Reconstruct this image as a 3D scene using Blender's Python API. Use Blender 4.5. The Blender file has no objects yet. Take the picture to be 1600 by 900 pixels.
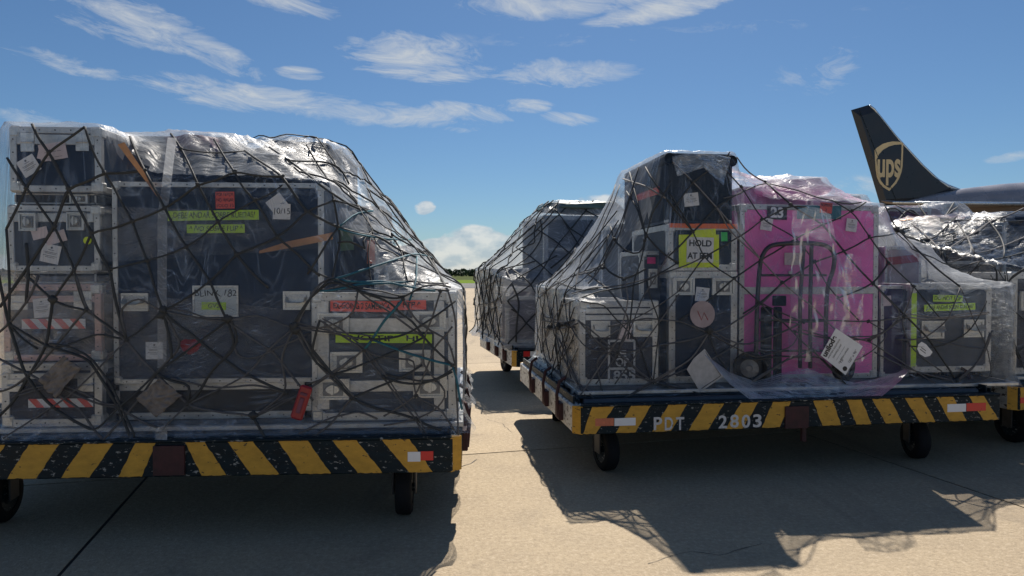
import bpy, math, random
import numpy as np
from mathutils import Vector, Matrix, noise as mnoise
from mathutils.bvhtree import BVHTree
R = math.radians
rnd = random.Random(7)
S = bpy.context.scene
C = S.collection

# ---------------------------------------------------------------- camera
CAM_H, FPX = 1.5, 1067.0
PITCH = math.atan(23 / FPX)
cam = bpy.data.cameras.new("camera")
cam.sensor_width = 36.0
cam.lens = 36.0 * FPX / 1600.0
cam.clip_start = 0.05
cam.clip_end = 5000
camo = bpy.data.objects.new("camera", cam)
camo.location = (0, 0, CAM_H)
camo.rotation_euler = (math.pi / 2 - PITCH, 0, 0)
C.objects.link(camo)
S.camera = camo

# ---------------------------------------------------------------- sun, sky, exposure
SUN_EL, SUN_AZ = R(50), R(9)           # azimuth measured from +Y towards +X
sun = bpy.data.lights.new("sun", 'SUN')
sun.energy = 5.0
sun.angle = R(0.5)
sun.color = (1.0, 0.93, 0.84)
suno = bpy.data.objects.new("sun", sun)
suno.rotation_euler = (math.pi / 2 - SUN_EL, 0, math.pi - SUN_AZ)
suno.location = (0, 20, 30)
C.objects.link(suno)
S.view_settings.view_transform = 'Standard'
S.view_settings.look = 'None'
S.view_settings.exposure = 0.42
S.view_settings.gamma = 1.0
S.cycles.transparent_max_bounces = 40
S.cycles.max_bounces = 8
S.cycles.use_denoising = True


class NT:
    """tiny node builder"""
    def __init__(s, tree):
        s.t = tree
        tree.nodes.clear()

    def n(s, kind, props=None, **inp):
        nd = s.t.nodes.new(kind)
        for k, v in (props or {}).items():
            setattr(nd, k, v)
        for k, v in inp.items():
            key = k
            if k.startswith('i') and k[1:].isdigit():
                key = int(k[1:])
            else:
                key = k.replace('_', ' ')
            sock = nd.inputs[key]
            if isinstance(v, bpy.types.NodeSocket):
                s.t.links.new(v, sock)
            elif isinstance(v, bpy.types.Node):
                s.t.links.new(v.outputs[0], sock)
            else:
                sock.default_value = v
        return nd

    def m(s, op, a, b=0.0, c=0.0, clamp=False):
        nd = s.t.nodes.new('ShaderNodeMath')
        nd.operation = op
        nd.use_clamp = clamp
        for i, v in enumerate((a, b, c)):
            if isinstance(v, bpy.types.NodeSocket):
                s.t.links.new(v, nd.inputs[i])
            else:
                nd.inputs[i].default_value = v
        return nd.outputs[0]

    def ramp(s, f, *stops):
        nd = s.t.nodes.new('ShaderNodeValToRGB')
        s.t.links.new(f, nd.inputs[0])
        els = nd.color_ramp.elements
        while len(els) < len(stops):
            els.new(0.5)
        for e, (p, c) in zip(els, stops):
            e.position = p
            e.color = (c, c, c, 1) if isinstance(c, (int, float)) else (*c, 1)
        return nd.outputs[0]

    def mix(s, f, a, b):
        nd = s.t.nodes.new('ShaderNodeMix')
        nd.data_type = 'RGBA'
        for i, v in ((0, f), (6, a), (7, b)):
            if isinstance(v, bpy.types.NodeSocket):
                s.t.links.new(v, nd.inputs[i])
            else:
                nd.inputs[i].default_value = v if i == 0 else (*v, 1)
        return nd.outputs[2]


def make_world():
    w = bpy.data.worlds.new("World")
    S.world = w
    w.use_nodes = True
    N = NT(w.node_tree)
    sky = N.n('ShaderNodeTexSky', dict(sky_type='NISHITA', sun_disc=False, sun_elevation=SUN_EL,
                                       sun_rotation=SUN_AZ, altitude=0, air_density=1.0, dust_density=0.3, ozone_density=2.2))
    tc = N.n('ShaderNodeTexCoord')
    sp = N.n('ShaderNodeSeparateXYZ', i0=tc.outputs['Generated'])
    x, y, z = sp.outputs
    az = N.m('ARCTAN2', x, y)
    el = N.m('ARCSINE', z)
    # streaky coordinates for cirrus and lumpy coordinates for cumulus
    cir = N.n('ShaderNodeCombineXYZ', i0=az, i1=N.m('ADD', N.m('MULTIPLY', el, 3.4), N.m('MULTIPLY', az, .35)), i2=0.0)
    warp = N.n('ShaderNodeTexNoise', i0=cir.outputs[0], Scale=3.0, Detail=3.0)
    wv = N.n('ShaderNodeVectorMath', dict(operation='MULTIPLY_ADD'), i0=warp.outputs['Color'], i1=(.32, .32, 0), i2=cir.outputs[0])
    st = N.n('ShaderNodeTexNoise', i0=wv.outputs[0], Scale=9.0, Detail=9.0, Roughness=0.66, Distortion=0.5)
    fine = N.n('ShaderNodeTexNoise', i0=wv.outputs[0], Scale=40.0, Detail=6.0, Roughness=0.7)
    streak = N.m('ADD', N.m('MULTIPLY', st.outputs[0], .75), N.m('MULTIPLY', fine.outputs[0], .25))

    def blob(px, py, rx, ry, rot=0, amp=1.0):
        a0 = math.atan((px - 800) / FPX)
        e0 = math.atan((427 - py) / FPX * math.cos(a0))
        k = math.cos(a0) ** 2
        ra, re = rx / FPX * k, ry / FPX * math.cos(a0)
        dx = N.m('SUBTRACT', az, a0)
        dy = N.m('SUBTRACT', el, e0)
        c, s_ = math.cos(rot), math.sin(rot)
        u = N.m('DIVIDE', N.m('ADD', N.m('MULTIPLY', dx, c), N.m('MULTIPLY', dy, s_)), ra)
        v = N.m('DIVIDE', N.m('SUBTRACT', N.m('MULTIPLY', dy, c), N.m('MULTIPLY', dx, s_)), re)
        r2 = N.m('ADD', N.m('MULTIPLY', u, u), N.m('MULTIPLY', v, v))
        return N.m('MULTIPLY', N.m('SUBTRACT', 1.0, r2, clamp=True), amp)

    cl = [(210, 38, 170, 38, -.10, 1.0), (330, 80, 120, 26, -.40, .9), (455, 8, 110, 18, -.1, 1.0), (870, 8, 200, 26, .03, 1.25),
          (1050, 12, 160, 22, .12, 1.0), (640, 88, 125, 40, .0, 1.1), (705, 120, 80, 18, .12, .9), (880, 116, 135, 25, .0, 1.1),
          (110, 102, 120, 17, -.14, .8), (310, 125, 90, 12, -.04, .8), (470, 117, 50, 12, 0, .8), (500, 168, 330, 26, -.04, 1.0),
          (740, 180, 80, 18, -.15, .9), (820, 168, 50, 14, 0, .9), (885, 187, 60, 12, -.1, .7), (80, 188, 90, 20, 0, .7),
          (1290, 110, 120, 45, .1, .33), (1575, 246, 50, 10, .1, .7), (1330, 295, 130, 26, 0, .36), (1000, 60, 500, 14, 0, .2),
          (720, 203, 40, 8, 0, .6)]
    acc = None
    for b in cl:
        v = blob(*b)
        acc = v if acc is None else N.m('MAXIMUM', acc, v)
    # elsewhere in the sky: scattered cirrus of the same kind
    wide = N.n('ShaderNodeTexNoise', i0=cir.outputs[0], Scale=1.6, Detail=2.0)
    behind = N.m('SUBTRACT', N.m('MULTIPLY', N.m('ABSOLUTE', az), 1.0), 0.75, clamp=True)
    gen = N.m('MULTIPLY', N.m('SUBTRACT', wide.outputs[0], .42, clamp=True), N.m('MULTIPLY', behind, 6.0, clamp=True))
    acc = N.m('MAXIMUM', acc, N.m('MULTIPLY', gen, 2.2))
    cover = N.m('SUBTRACT', N.m('ADD', N.m('MULTIPLY', N.m('POWER', acc, .7), 1.0), N.m('MULTIPLY', streak, 3.9)), 2.36)
    cirrus = N.m('MULTIPLY', N.m('MULTIPLY', cover, 1.05, clamp=True), N.m('MULTIPLY', acc, 3.5, clamp=True))
    cirrus = N.m('MULTIPLY', cirrus, .78)
    # cumulus near the horizon
    cc = N.n('ShaderNodeCombineXYZ', i0=az, i1=N.m('MULTIPLY', el, 1.7), i2=0.0)
    cn = N.n('ShaderNodeTexNoise', i0=cc.outputs[0], Scale=22.0, Detail=7.0, Roughness=.58, Distortion=.3)
    cu = None
    for b in [(742, 405, 75, 56, 0, 1.25), (690, 412, 80, 42, 0, 1.15), (815, 410, 130, 46, 0, 1.15), (664, 325, 20, 12, .15, .75),
              (900, 405, 150, 60, 0, .9), (600, 415, 120, 34, 0, .8), (935, 330, 60, 28, 0, .8), (1330, 420, 260, 30, 0, .8), (200, 420, 300, 30, 0, .8)]:
        v = blob(*b)
        cu = v if cu is None else N.m('MAXIMUM', cu, v)
    hz = N.m('SUBTRACT', 1.0, N.m('MULTIPLY', N.m('ABSOLUTE', el), 16.0), clamp=True)
    hz = N.m('MULTIPLY', hz, N.m('MULTIPLY', behind, 6.0, clamp=True))
    cu = N.m('MAXIMUM', cu, N.m('MULTIPLY', hz, .9))
    cuc = N.m('SUBTRACT', N.m('ADD', N.m('POWER', cu, .6), N.m('MULTIPLY', cn.outputs[0], 1.9)), 1.18)
    cucov = N.m('MULTIPLY', N.m('MULTIPLY', cuc, 3.6, clamp=True), N.m('MULTIPLY', cu, 5.0, clamp=True))
    shade = N.n('ShaderNodeTexNoise', i0=cc.outputs[0], Scale=30.0, Detail=4.0)
    cucol = N.mix(N.ramp(shade.outputs[0], (.40, 0.0), (.60, 1.0)), (5.6, 6.4, 7.2), (9.6, 9.4, 9.0))
    tint = N.n('ShaderNodeMix', dict(data_type='RGBA', blend_type='MULTIPLY'))
    tint.inputs[0].default_value = 1.0
    N.t.links.new(sky.outputs[0], tint.inputs[6])
    tint.inputs[7].default_value = (0.53, 0.715, 0.88, 1)
    col = N.mix(cirrus, tint.outputs[2], (7.4, 7.7, 7.8))
    col = N.mix(N.m('MULTIPLY', cucov, .72), col, cucol)
    bg = N.n('ShaderNodeBackground', Color=col, Strength=0.062)
    out = N.n('ShaderNodeOutputWorld')
    N.t.links.new(bg.outputs[0], out.inputs[0])


make_world()

# ---------------------------------------------------------------- materials
MATS = {}


def mat(name, col, rough=.6, metal=0.0, var=.25, scale=8.0, bump=.0, bscale=60.0, spots=None, stretch=None, spec=.5, coord='Object'):
    """plain worn surface: base colour with two scales of tonal variation, optional chips, optional bump"""
    if name in MATS:
        return MATS[name]
    m = bpy.data.materials.new(name)
    m.use_nodes = True
    N = NT(m.node_tree)
    tc = N.n('ShaderNodeTexCoord')
    v = tc.outputs[coord]
    if stretch:
        v = N.n('ShaderNodeMapping', Vector=v, Scale=stretch).outputs[0]
    n1 = N.n('ShaderNodeTexNoise', Vector=v, Scale=scale, Detail=7.0, Roughness=.62)
    f = N.ramp(n1.outputs[0], (.32, 0.0), (.7, 1.0))
    a = tuple(c * (1 - var) for c in col)
    b = tuple(min(1, c * (1 + var)) for c in col)
    c = N.mix(f, a, b)
    ro = N.m('ADD', N.m('MULTIPLY', f, .18), rough - .09)
    if spots:
        sc, th, scol = spots
        n2 = N.n('ShaderNodeTexNoise', Vector=v, Scale=sc, Detail=5.0, Roughness=.7)
        k = N.ramp(n2.outputs[0], (th, 0.0), (th + .015, 1.0))
        c = N.mix(k, c, scol)
    bs = N.n('ShaderNodeBsdfPrincipled', Base_Color=c, Roughness=ro, Metallic=metal)
    bs.inputs['Specular IOR Level'].default_value = spec
    if bump:
        n3 = N.n('ShaderNodeTexNoise', Vector=v, Scale=bscale, Detail=4.0)
        bp = N.n('ShaderNodeBump', Strength=bump, Distance=.004, Height=n3.outputs[0])
        N.t.links.new(bp.outputs[0], bs.inputs['Normal'])
    o = N.n('ShaderNodeOutputMaterial')
    N.t.links.new(bs.outputs[0], o.inputs[0])
    MATS[name] = m
    return m


def film_mat(name, base=.16, gain=.5, sc=(2.5, 26, 1), rot=0.5, col=(.86, .88, .9), rough=.22, bump=.6, gloss=.7, crease=.22):
    """thin cloudy polythene: mostly see-through with whiter stretched creases"""
    m = bpy.data.materials.new(name)
    m.use_nodes = True
    N = NT(m.node_tree)
    uv = N.n('ShaderNodeUVMap')
    big = N.n('ShaderNodeTexNoise', Vector=uv.outputs[0], Scale=1.7, Detail=3.0)
    wv = N.n('ShaderNodeVectorMath', dict(operation='MULTIPLY_ADD'), i0=big.outputs['Color'], i1=(.5, .5, 0), i2=uv.outputs[0])
    mp = N.n('ShaderNodeMapping', Vector=wv.outputs[0], Scale=sc, Rotation=(0, 0, rot))
    s1 = N.n('ShaderNodeTexNoise', Vector=mp.outputs[0], Scale=1.6, Detail=6.0, Roughness=.62)
    mp2 = N.n('ShaderNodeMapping', Vector=wv.outputs[0], Scale=(sc[0] * 1.6, sc[1] * .7, 1), Rotation=(0, 0, rot - 1.25))
    s2 = N.n('ShaderNodeTexNoise', Vector=mp2.outputs[0], Scale=1.2, Detail=5.0, Roughness=.6)
    patch = N.n('ShaderNodeTexNoise', Vector=uv.outputs[0], Scale=3.1, Detail=2.0)
    st = N.m('MAXIMUM', N.ramp(s1.outputs[0], (.54, 0.0), (.78, 1.0)), N.m('MULTIPLY', N.ramp(s2.outputs[0], (.59, 0.0), (.8, 1.0)), .8))
    f = N.m('ADD', base, N.m('MULTIPLY', st, N.m('MULTIPLY', gain, N.ramp(patch.outputs[0], (.3, .35), (.65, 1.0)))), clamp=True)
    if crease:      # long thin fold lines where the sheet doubles over itself
        mp3 = N.n('ShaderNodeMapping', Vector=wv.outputs[0], Scale=(1.0, 4.5, 1), Rotation=(0, 0, rot + .25))
        s3 = N.n('ShaderNodeTexNoise', Vector=mp3.outputs[0], Scale=1.8, Detail=2.5, Roughness=.5)
        mp4 = N.n('ShaderNodeMapping', Vector=wv.outputs[0], Scale=(1.2, 5.5, 1), Rotation=(0, 0, rot - .9))
        s4 = N.n('ShaderNodeTexNoise', Vector=mp4.outputs[0], Scale=1.5, Detail=2.5, Roughness=.5)
        for q in (s3, s4):
            for lv in (.42, .5, .57):
                ln = N.ramp(N.m('ABSOLUTE', N.m('SUBTRACT', q.outputs[0], lv)), (0.0, 1.0), (.009, 0.0))
                f = N.m('ADD', f, N.m('MULTIPLY', ln, N.m('MULTIPLY', crease, N.ramp(patch.outputs[0], (.38, .1), (.6, 1.0)))), clamp=True)
    h = N.m('ADD', s1.outputs[0], N.m('MULTIPLY', s2.outputs[0], .7))
    bp = N.n('ShaderNodeBump', Strength=bump, Distance=.03, Height=h)
    tr = N.n('ShaderNodeBsdfTransparent', Color=(.97, .975, .98, 1))
    df = N.n('ShaderNodeBsdfDiffuse', Color=(*col, 1), Normal=bp.outputs[0])
    tl = N.n('ShaderNodeBsdfTranslucent', Color=(*col, 1), Normal=bp.outputs[0])
    mx0 = N.n('ShaderNodeMixShader', i0=.45, i1=df.outputs[0], i2=tl.outputs[0])
    gl = N.n('ShaderNodeBsdfGlossy', Color=(.95, .95, .95, 1), Roughness=rough, Normal=bp.outputs[0])
    fr = N.n('ShaderNodeFresnel', IOR=1.32, Normal=bp.outputs[0])
    body = N.n('ShaderNodeMixShader', i0=f, i1=tr.outputs[0], i2=mx0.outputs[0])
    gf = N.m('MULTIPLY', fr.outputs[0], gloss, clamp=True)
    fin = N.n('ShaderNodeMixShader', i0=gf, i1=body.outputs[0], i2=gl.outputs[0])
    o = N.n('ShaderNodeOutputMaterial')
    N.t.links.new(fin.outputs[0], o.inputs[0])
    MATS[name] = m
    return m


ALU = mat('aluminium_edging', (.50, .50, .49), .42, .55, .28, 14, .15, 90, (30, .66, (.14, .13, .12)))
ALU2 = mat('dull_zinc_hardware', (.56, .56, .54), .38, .6, .3, 30, .1, 120)
DISH = mat('greyed_zinc', (.20, .20, .20), .5, .5, .3, 30, .1, 120)
DARKM = mat('black_recess', (.018, .018, .02), .7)
CHAR = mat('charcoal_laminate', (.019, .031, .052), .48, 0, .35, 6, .12, 200, (18, .70, (.12, .12, .12)), spec=.2)
NAVY = mat('navy_laminate', (.011, .024, .050), .46, 0, .3, 5, .1, 200, (20, .70, (.1, .1, .12)), spec=.2)
GREYP = mat('grey_laminate', (.062, .074, .094), .5, 0, .3, 6, .12, 200, (16, .69, (.22, .22, .22)), spec=.2)
BROWNP = mat('brown_black_laminate', (.034, .036, .048), .5, 0, .3, 6, .12, 200, spec=.2)
PURPLE = mat('dark_purple_laminate', (.030, .026, .075), .5, 0, .3, 6, spec=.2)
PINK = mat('pink_laminate', (.82, .17, .50), .5, 0, .14, 4, .1, 150, (14, .71, (.25, .05, .2)))
MAROON = mat('maroon_laminate', (.13, .03, .06), .5, 0, .3, 6)
BLACKFAB = mat('black_padded_cover', (.008, .015, .024), .75, 0, .3, 12, .5, 30, spec=.2)
WHITEP = mat('white_paper', (.74, .73, .72), .7, 0, .06, 20)
PINKP = mat('pale_pink_paper', (.66, .55, .54), .7, 0, .08, 20)
REDP = mat('red_paper', (.72, .10, .07), .7, 0, .1, 20)
ORANGE = mat('orange_tape', (.80, .17, .05), .6, 0, .12, 20)
LIME = mat('lime_tape', (.48, .72, .03), .6, 0, .1, 20)
YEL = mat('fluorescent_yellow_sheet', (.68, .82, .02), .6, 0, .08, 20)
GREEN = mat('green_tape', (.05, .55, .12), .6, 0, .1, 20)
TEALP = mat('teal_panel', (.02, .16, .20), .5, 0, .2, 20)
REDT = mat('red_plastic', (.26, .010, .018), .4, 0, .2, 20)
INK = mat('black_marker_ink', (.012, .012, .014), .6, 0, .05)
STENCIL = mat('white_stencil_paint', (.55, .55, .55), .6, 0, .25, 30, 0, 60, (34, .60, (.05, .05, .055)))
TAN = mat('tan_web_strap', (.42, .22, .11), .7, 0, .2, 20, .3, 200)
CLEARTAPE = film_mat('frosted_tape', .30, .25, (2, 10, 1), 0, bump=.2)
FILM = film_mat('clear_film', .050, .28, (2.2, 24, 1), .75, bump=.45, col=(.60, .74, .95))
FILMS = film_mat('side_film', .14, .50, (2.0, 20, 1), 1.1, rough=.28, bump=.9, gloss=.6, col=(.74, .78, .82))  # side faces whitened: sun through the film put into its colour
FILMB = film_mat('bright_film', .32, .40, (2.0, 26, 1), .95, rough=.30, bump=.55, gloss=.30, col=(.72, .76, .80))
WRAP = film_mat('stretch_wrap', .025, .42, (.5, 60, 1), 0.0, bump=.5, col=(.62, .74, .92), crease=0)
FILMG = film_mat('grey_film', .30, .45, (1.8, 18, 1), 1.2)
FILMV = film_mat('hanging_film', .10, .24, (1.2, 12, 1), 1.5, rough=.45, bump=.2, gloss=.5, col=(.72, .80, .92), crease=.15)
FILMF = film_mat('loose_film', .05, .30, (1.8, 14, 1), 1.2, rough=.38, col=(.72, .80, .92))
ROPE = mat('net_webbing', (.034, .038, .040), .72, 0, .35, 40, .5, 300)
ROPEM = mat('dusty_webbing', (.085, .085, .088), .75, 0, .35, 40, .5, 300)
ROPEL = mat('sun_bleached_webbing', (.16, .15, .145), .75, 0, .3, 40, .5, 300)
TEALR = mat('teal_webbing', (.015, .11, .15), .7, 0, .3, 40, .5, 300)
BLK = mat('black_worn_paint', (.007, .016, .022), .55, 0, .35, 10, .25, 60, (22, .60, (.30, .30, .28)), stretch=(1, 1, 2.4), spec=.18)
YPAINT = mat('yellow_worn_paint', (.54, .30, .045), .5, 0, .16, 12, .3, 60, (19, .625, (.03, .03, .03)), stretch=(1, 1, 2.0), spec=.25)
WPAINT = mat('white_worn_paint', (.50, .51, .49), .5, 0, .25, 10, .3, 60, (12, .56, (.05, .045, .045)), stretch=(1, 1, 2.0))
RUST = mat('rusty_red_steel', (.05, .017, .018), .7, .1, .5, 18, .4, 90)
RUBBER = mat('tyre_rubber', (.010, .011, .013), .8, 0, .25, 30, .3, 80, spec=.2)
STEEL = mat('dark_steel', (.06, .06, .062), .5, .5, .3, 14, .2, 80)
PALLET = mat('pallet_aluminium', (.07, .08, .095), .42, .7, .25, 8, .15, 60)
REFW = mat('white_reflector', (.72, .74, .76), .35, 0, .06)
REFR = mat('red_reflector', (.62, .02, .02), .35, 0, .1)
REFO = mat('faded_red_reflector', (.55, .16, .08), .5, 0, .2, 30)


# ---------------------------------------------------------------- geometry helpers
class MB:
    def __init__(s):
        s.v, s.f = [], []

    def add(s, vs, fs):
        k = len(s.v)
        s.v += [tuple(v) for v in vs]
        s.f += [tuple(i + k for i in f) for f in fs]

    def box(s, a, b, ch=0.0, M=None):
        (x0, y0, z0), (x1, y1, z1) = a, b
        lo = (min(x0, x1), min(y0, y1), min(z0, z1))
        hi = (max(x0, x1), max(y0, y1), max(z0, z1))
        if ch <= 0:
            vs = [(x, y, z) for z in (lo[2], hi[2]) for y in (lo[1], hi[1]) for x in (lo[0], hi[0])]
            fs = [(0, 2, 3, 1), (4, 5, 7, 6), (0, 1, 5, 4), (2, 6, 7, 3), (0, 4, 6, 2), (1, 3, 7, 5)]
        else:
            ch = min(ch, *[(hi[i] - lo[i]) * .45 for i in range(3)])
            vs, idx = [], {}
            for cx in (0, 1):
                for cy in (0, 1):
                    for cz in (0, 1):
                        for ax in range(3):
                            p = []
                            for i, c in enumerate((cx, cy, cz)):
                                q = (lo, hi)[c][i]
                                if i != ax:
                                    q += ch if c == 0 else -ch
                                p.append(q)
                            idx[(cx, cy, cz, ax)] = len(vs)
                            vs.append(p)
            fs = []
            for ax in range(3):
                o = [i for i in range(3) if i != ax]
                for sd in (0, 1):
                    q = []
                    for a_, b_ in ((0, 0), (1, 0), (1, 1), (0, 1)):
                        c = [0, 0, 0]
                        c[ax] = sd
                        c[o[0]] = a_
                        c[o[1]] = b_
                        q.append(idx[(*c, ax)])
                    if (sd == 1) == (ax == 1):
                        q.reverse()
                    fs.append(tuple(q))
                for a_ in (0, 1):
                    for b_ in (0, 1):
                        c0 = [0, 0, 0]
                        c0[o[0]] = a_
                        c0[o[1]] = b_
                        c1 = list(c0)
                        c1[ax] = 1
                        fs.append((idx[(*c0, o[0])], idx[(*c0, o[1])], idx[(*c1, o[1])], idx[(*c1, o[0])]))
            for cx in (0, 1):
                for cy in (0, 1):
                    for cz in (0, 1):
                        fs.append(tuple(idx[(cx, cy, cz, a_)] for a_ in range(3)))
        if M is not None:
            vs = [tuple(M @ Vector(v)) for v in vs]
        s.add(vs, fs)
        return s

    def cyl(s, p, q, r0, r1=None, n=12, cap=True):
        p, q = Vector(p), Vector(q)
        r1 = r0 if r1 is None else r1
        d = (q - p).normalized()
        a = d.orthogonal().normalized()
        b = d.cross(a)
        vs = []
        for c, r in ((p, r0), (q, r1)):
            for i in range(n):
                t = 2 * math.pi * i / n
                vs.append(c + a * (r * math.cos(t)) + b * (r * math.sin(t)))
        fs = [(i, (i + 1) % n, n + (i + 1) % n, n + i) for i in range(n)]
        if cap:
            fs += [tuple(reversed(range(n))), tuple(range(n, 2 * n))]
        s.add(vs, fs)
        return s

    def tube(s, pts, r, n=6, flat=1.0, cap=True):
        pts = [Vector(p) for p in pts]
        if len(pts) < 2:
            return s
        k0 = len(s.v)
        up = None
        m = len(pts)
        for i, p in enumerate(pts):
            t = (pts[min(i + 1, m - 1)] - pts[max(i - 1, 0)])
            if t.length < 1e-9:
                t = Vector((0, 0, 1))
            t.normalize()
            if up is None:
                up = t.orthogonal().normalized()
            a = (up - t * up.dot(t))
            a = a.normalized() if a.length > 1e-6 else t.orthogonal().normalized()
            up = a
            b = t.cross(a)
            rr = r[i] if isinstance(r, (list, tuple)) else r
            for j in range(n):
                w = 2 * math.pi * j / n
                s.v.append(tuple(p + a * (rr * math.cos(w)) + b * (rr * flat * math.sin(w))))
        for i in range(m - 1):
            for j in range(n):
                a0 = k0 + i * n + j
                a1 = k0 + i * n + (j + 1) % n
                s.f.append((a0, a1, a1 + n, a0 + n))
        if cap:
            s.f.append(tuple(reversed(range(k0, k0 + n))))
            s.f.append(tuple(range(k0 + (m - 1) * n, k0 + m * n)))
        return s

    def lathe(s, prof, c, axis='X', n=24):
        """prof: list of (axial, radius)"""
        k = len(s.v)
        for (h, r) in prof:
            for i in range(n):
                t = 2 * math.pi * i / n
                a, b = r * math.cos(t), r * math.sin(t)
                s.v.append({'X': (c[0] + h, c[1] + a, c[2] + b), 'Y': (c[0] + a, c[1] + h, c[2] + b), 'Z': (c[0] + a, c[1] + b, c[2] + h)}[axis])
        for j in range(len(prof) - 1):
            for i in range(n):
                a0 = k + j * n + i
                a1 = k + j * n + (i + 1) % n
                s.f.append((a0, a1, a1 + n, a0 + n))
        return s

    def prism(s, poly, y0, y1):
        """poly in (x,z), extruded along y"""
        n = len(poly)
        vs = [(x, y0, z) for x, z in poly] + [(x, y1, z) for x, z in poly]
        fs = [tuple(range(n)), tuple(reversed(range(n, 2 * n)))] + [(i, n + i, n + (i + 1) % n, (i + 1) % n) for i in range(n)]
        s.add(vs, fs)
        return s

    def mesh(s, name, m, smooth=False, fixn=False):
        me = bpy.data.meshes.new(name)
        me.from_pydata(s.v, [], s.f)
        if m:
            me.materials.append(m)
        if fixn:
            import bmesh
            bm = bmesh.new()
            bm.from_mesh(me)
            bmesh.ops.recalc_face_normals(bm, faces=bm.faces)
            bm.to_mesh(me)
            bm.free()
        if smooth:
            me.shade_smooth() if hasattr(me, 'shade_smooth') else None
            for p in me.polygons:
                p.use_smooth = True
        me.update()
        return me


def obj(name, mb, m=None, parent=None, smooth=False, loc=(0, 0, 0), rot=(0, 0, 0), label=None, kind=None, fixn=True):
    me = mb.mesh(name, m, smooth, fixn) if isinstance(mb, MB) else mb
    o = bpy.data.objects.new(name, me)
    o.location = loc
    o.rotation_euler = rot
    C.objects.link(o)
    if parent:
        o.parent = parent
    if label:
        o['label'] = label
    if kind:
        o['kind'] = kind
    return o


def thing(name, label, cat, loc=(0, 0, 0), rotz=0, group=None):
    o = bpy.data.objects.new(name, None)
    o.empty_display_size = .1
    C.objects.link(o)
    o.location = loc
    o.rotation_euler = (0, 0, rotz)
    o['label'] = label
    o['category'] = cat
    if group:
        o['group'] = group
    return o


def tag(o, label, cat, group=None):
    o['label'] = label
    o['category'] = cat
    if group:
        o['group'] = group
    return o


def ray(px, py):
    d = Vector((0, math.cos(PITCH), -math.sin(PITCH))) + Vector((1, 0, 0)) * ((px - 800) / FPX) + Vector((0, math.sin(PITCH), math.cos(PITCH))) * ((450 - py) / FPX)
    return d


EYE = Vector((0, 0, CAM_H))


def on_ground(px, py, z=0.0):
    d = ray(px, py)
    return EYE + d * ((z - CAM_H) / d.z)


_fc = {}


def text(s, size, parent, m, loc, rot=(math.pi / 2, 0, 0), name='lettering', ext=.0006, align='CENTER', shear=0.0, bold=0.0, sx=1.0, jit=0.0, label=None):
    cu = bpy.data.curves.new(name, 'FONT')
    cu.body = s
    cu.size = size
    cu.extrude = ext
    cu.offset = bold
    cu.shear = shear
    cu.align_x = align
    cu.align_y = 'CENTER'
    o = bpy.data.objects.new(name, cu)
    C.objects.link(o)
    dg = bpy.context.evaluated_depsgraph_get()
    me = bpy.data.meshes.new_from_object(o.evaluated_get(dg))
    bpy.data.objects.remove(o)
    me.materials.clear()
    me.materials.append(m)
    for v in me.vertices:
        v.co.x *= sx
        if jit:
            q = Vector((v.co.x * 1.7 / size, 0, len(s)))
            k = mnoise.noise(q + Vector((0, 7, 0)))
            v.co.y = v.co.y * (1 + .45 * k) + mnoise.noise(q) * jit * size * 1.6
            v.co.x += v.co.y * .5 * mnoise.noise(q * .8 + Vector((3, 3, 3))) + mnoise.noise(Vector((v.co.x * 4 / size, v.co.y * 4 / size, 3))) * jit * size * .7
    no = bpy.data.objects.new(name, me)
    no.location = loc
    no.rotation_euler = rot
    C.objects.link(no)
    if parent:
        no.parent = parent
    return no


# ---------------------------------------------------------------- a frame of reference for each dolly load
ZD = 0.62          # top of the pallet


class Load:
    def __init__(s, px, py, z, deg, back=0.0):
        """front reference point seen at pixel (px,py) at height z, front line turned by deg; origin moved back along it"""
        p = on_ground(px, py, z)
        s.a = R(deg)
        p = p - Vector((math.cos(s.a), math.sin(s.a), 0)) * back
        s.o = Vector((p.x, p.y, 0))
        s.M = Matrix.Translation(s.o) @ Matrix.Rotation(s.a, 4, 'Z')
        s.Mi = s.M.inverted()

    def f(s, px, py, v=0.0):
        """pixel -> local (u, z) on the plane y=v"""
        e = s.Mi @ EYE
        d = s.Mi.to_3x3() @ ray(px, py)
        t = (v - e.y) / d.y
        q = e + d * t
        return q.x, q.z

    def w(s, u, v, z):
        return s.M @ Vector((u, v, z))


def latch_mesh():
    if 'latch' in _fc:
        return _fc['latch']
    a = MB()
    a.box((-.5, -.012, -.5), (.5, .004, .5), .006)
    # rim proud of the plate
    for (x0, x1, z0, z1) in ((-.5, .5, .40, .5), (-.5, .5, -.5, -.40), (-.5, -.42, -.4, .4), (.42, .5, -.4, .4)):
        a.box((x0, -.022, z0), (x1, -.012, z1), .003)
    for x in (-.46, -.15, .15, .46):
        for z in (-.45, .45):
            a.cyl((x, -.026, z), (x, -.02, z), .022, n=6)
    b = MB()
    b.box((-.30, -.020, -.32), (.30, -.0125, .32), .004)
    c = MB()
    c.cyl((0, -.034, 0), (0, -.0205, 0), .20, .22, n=14)
    c.box((-.045, -.046, -.24), (.045, -.03, .24), .01)
    _fc['latch'] = (a.mesh('latch', ALU2, fixn=True), b.mesh('latch_dish', DISH, fixn=True), c.mesh('latch_key', ALU2, fixn=True))
    return _fc['latch']


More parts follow.
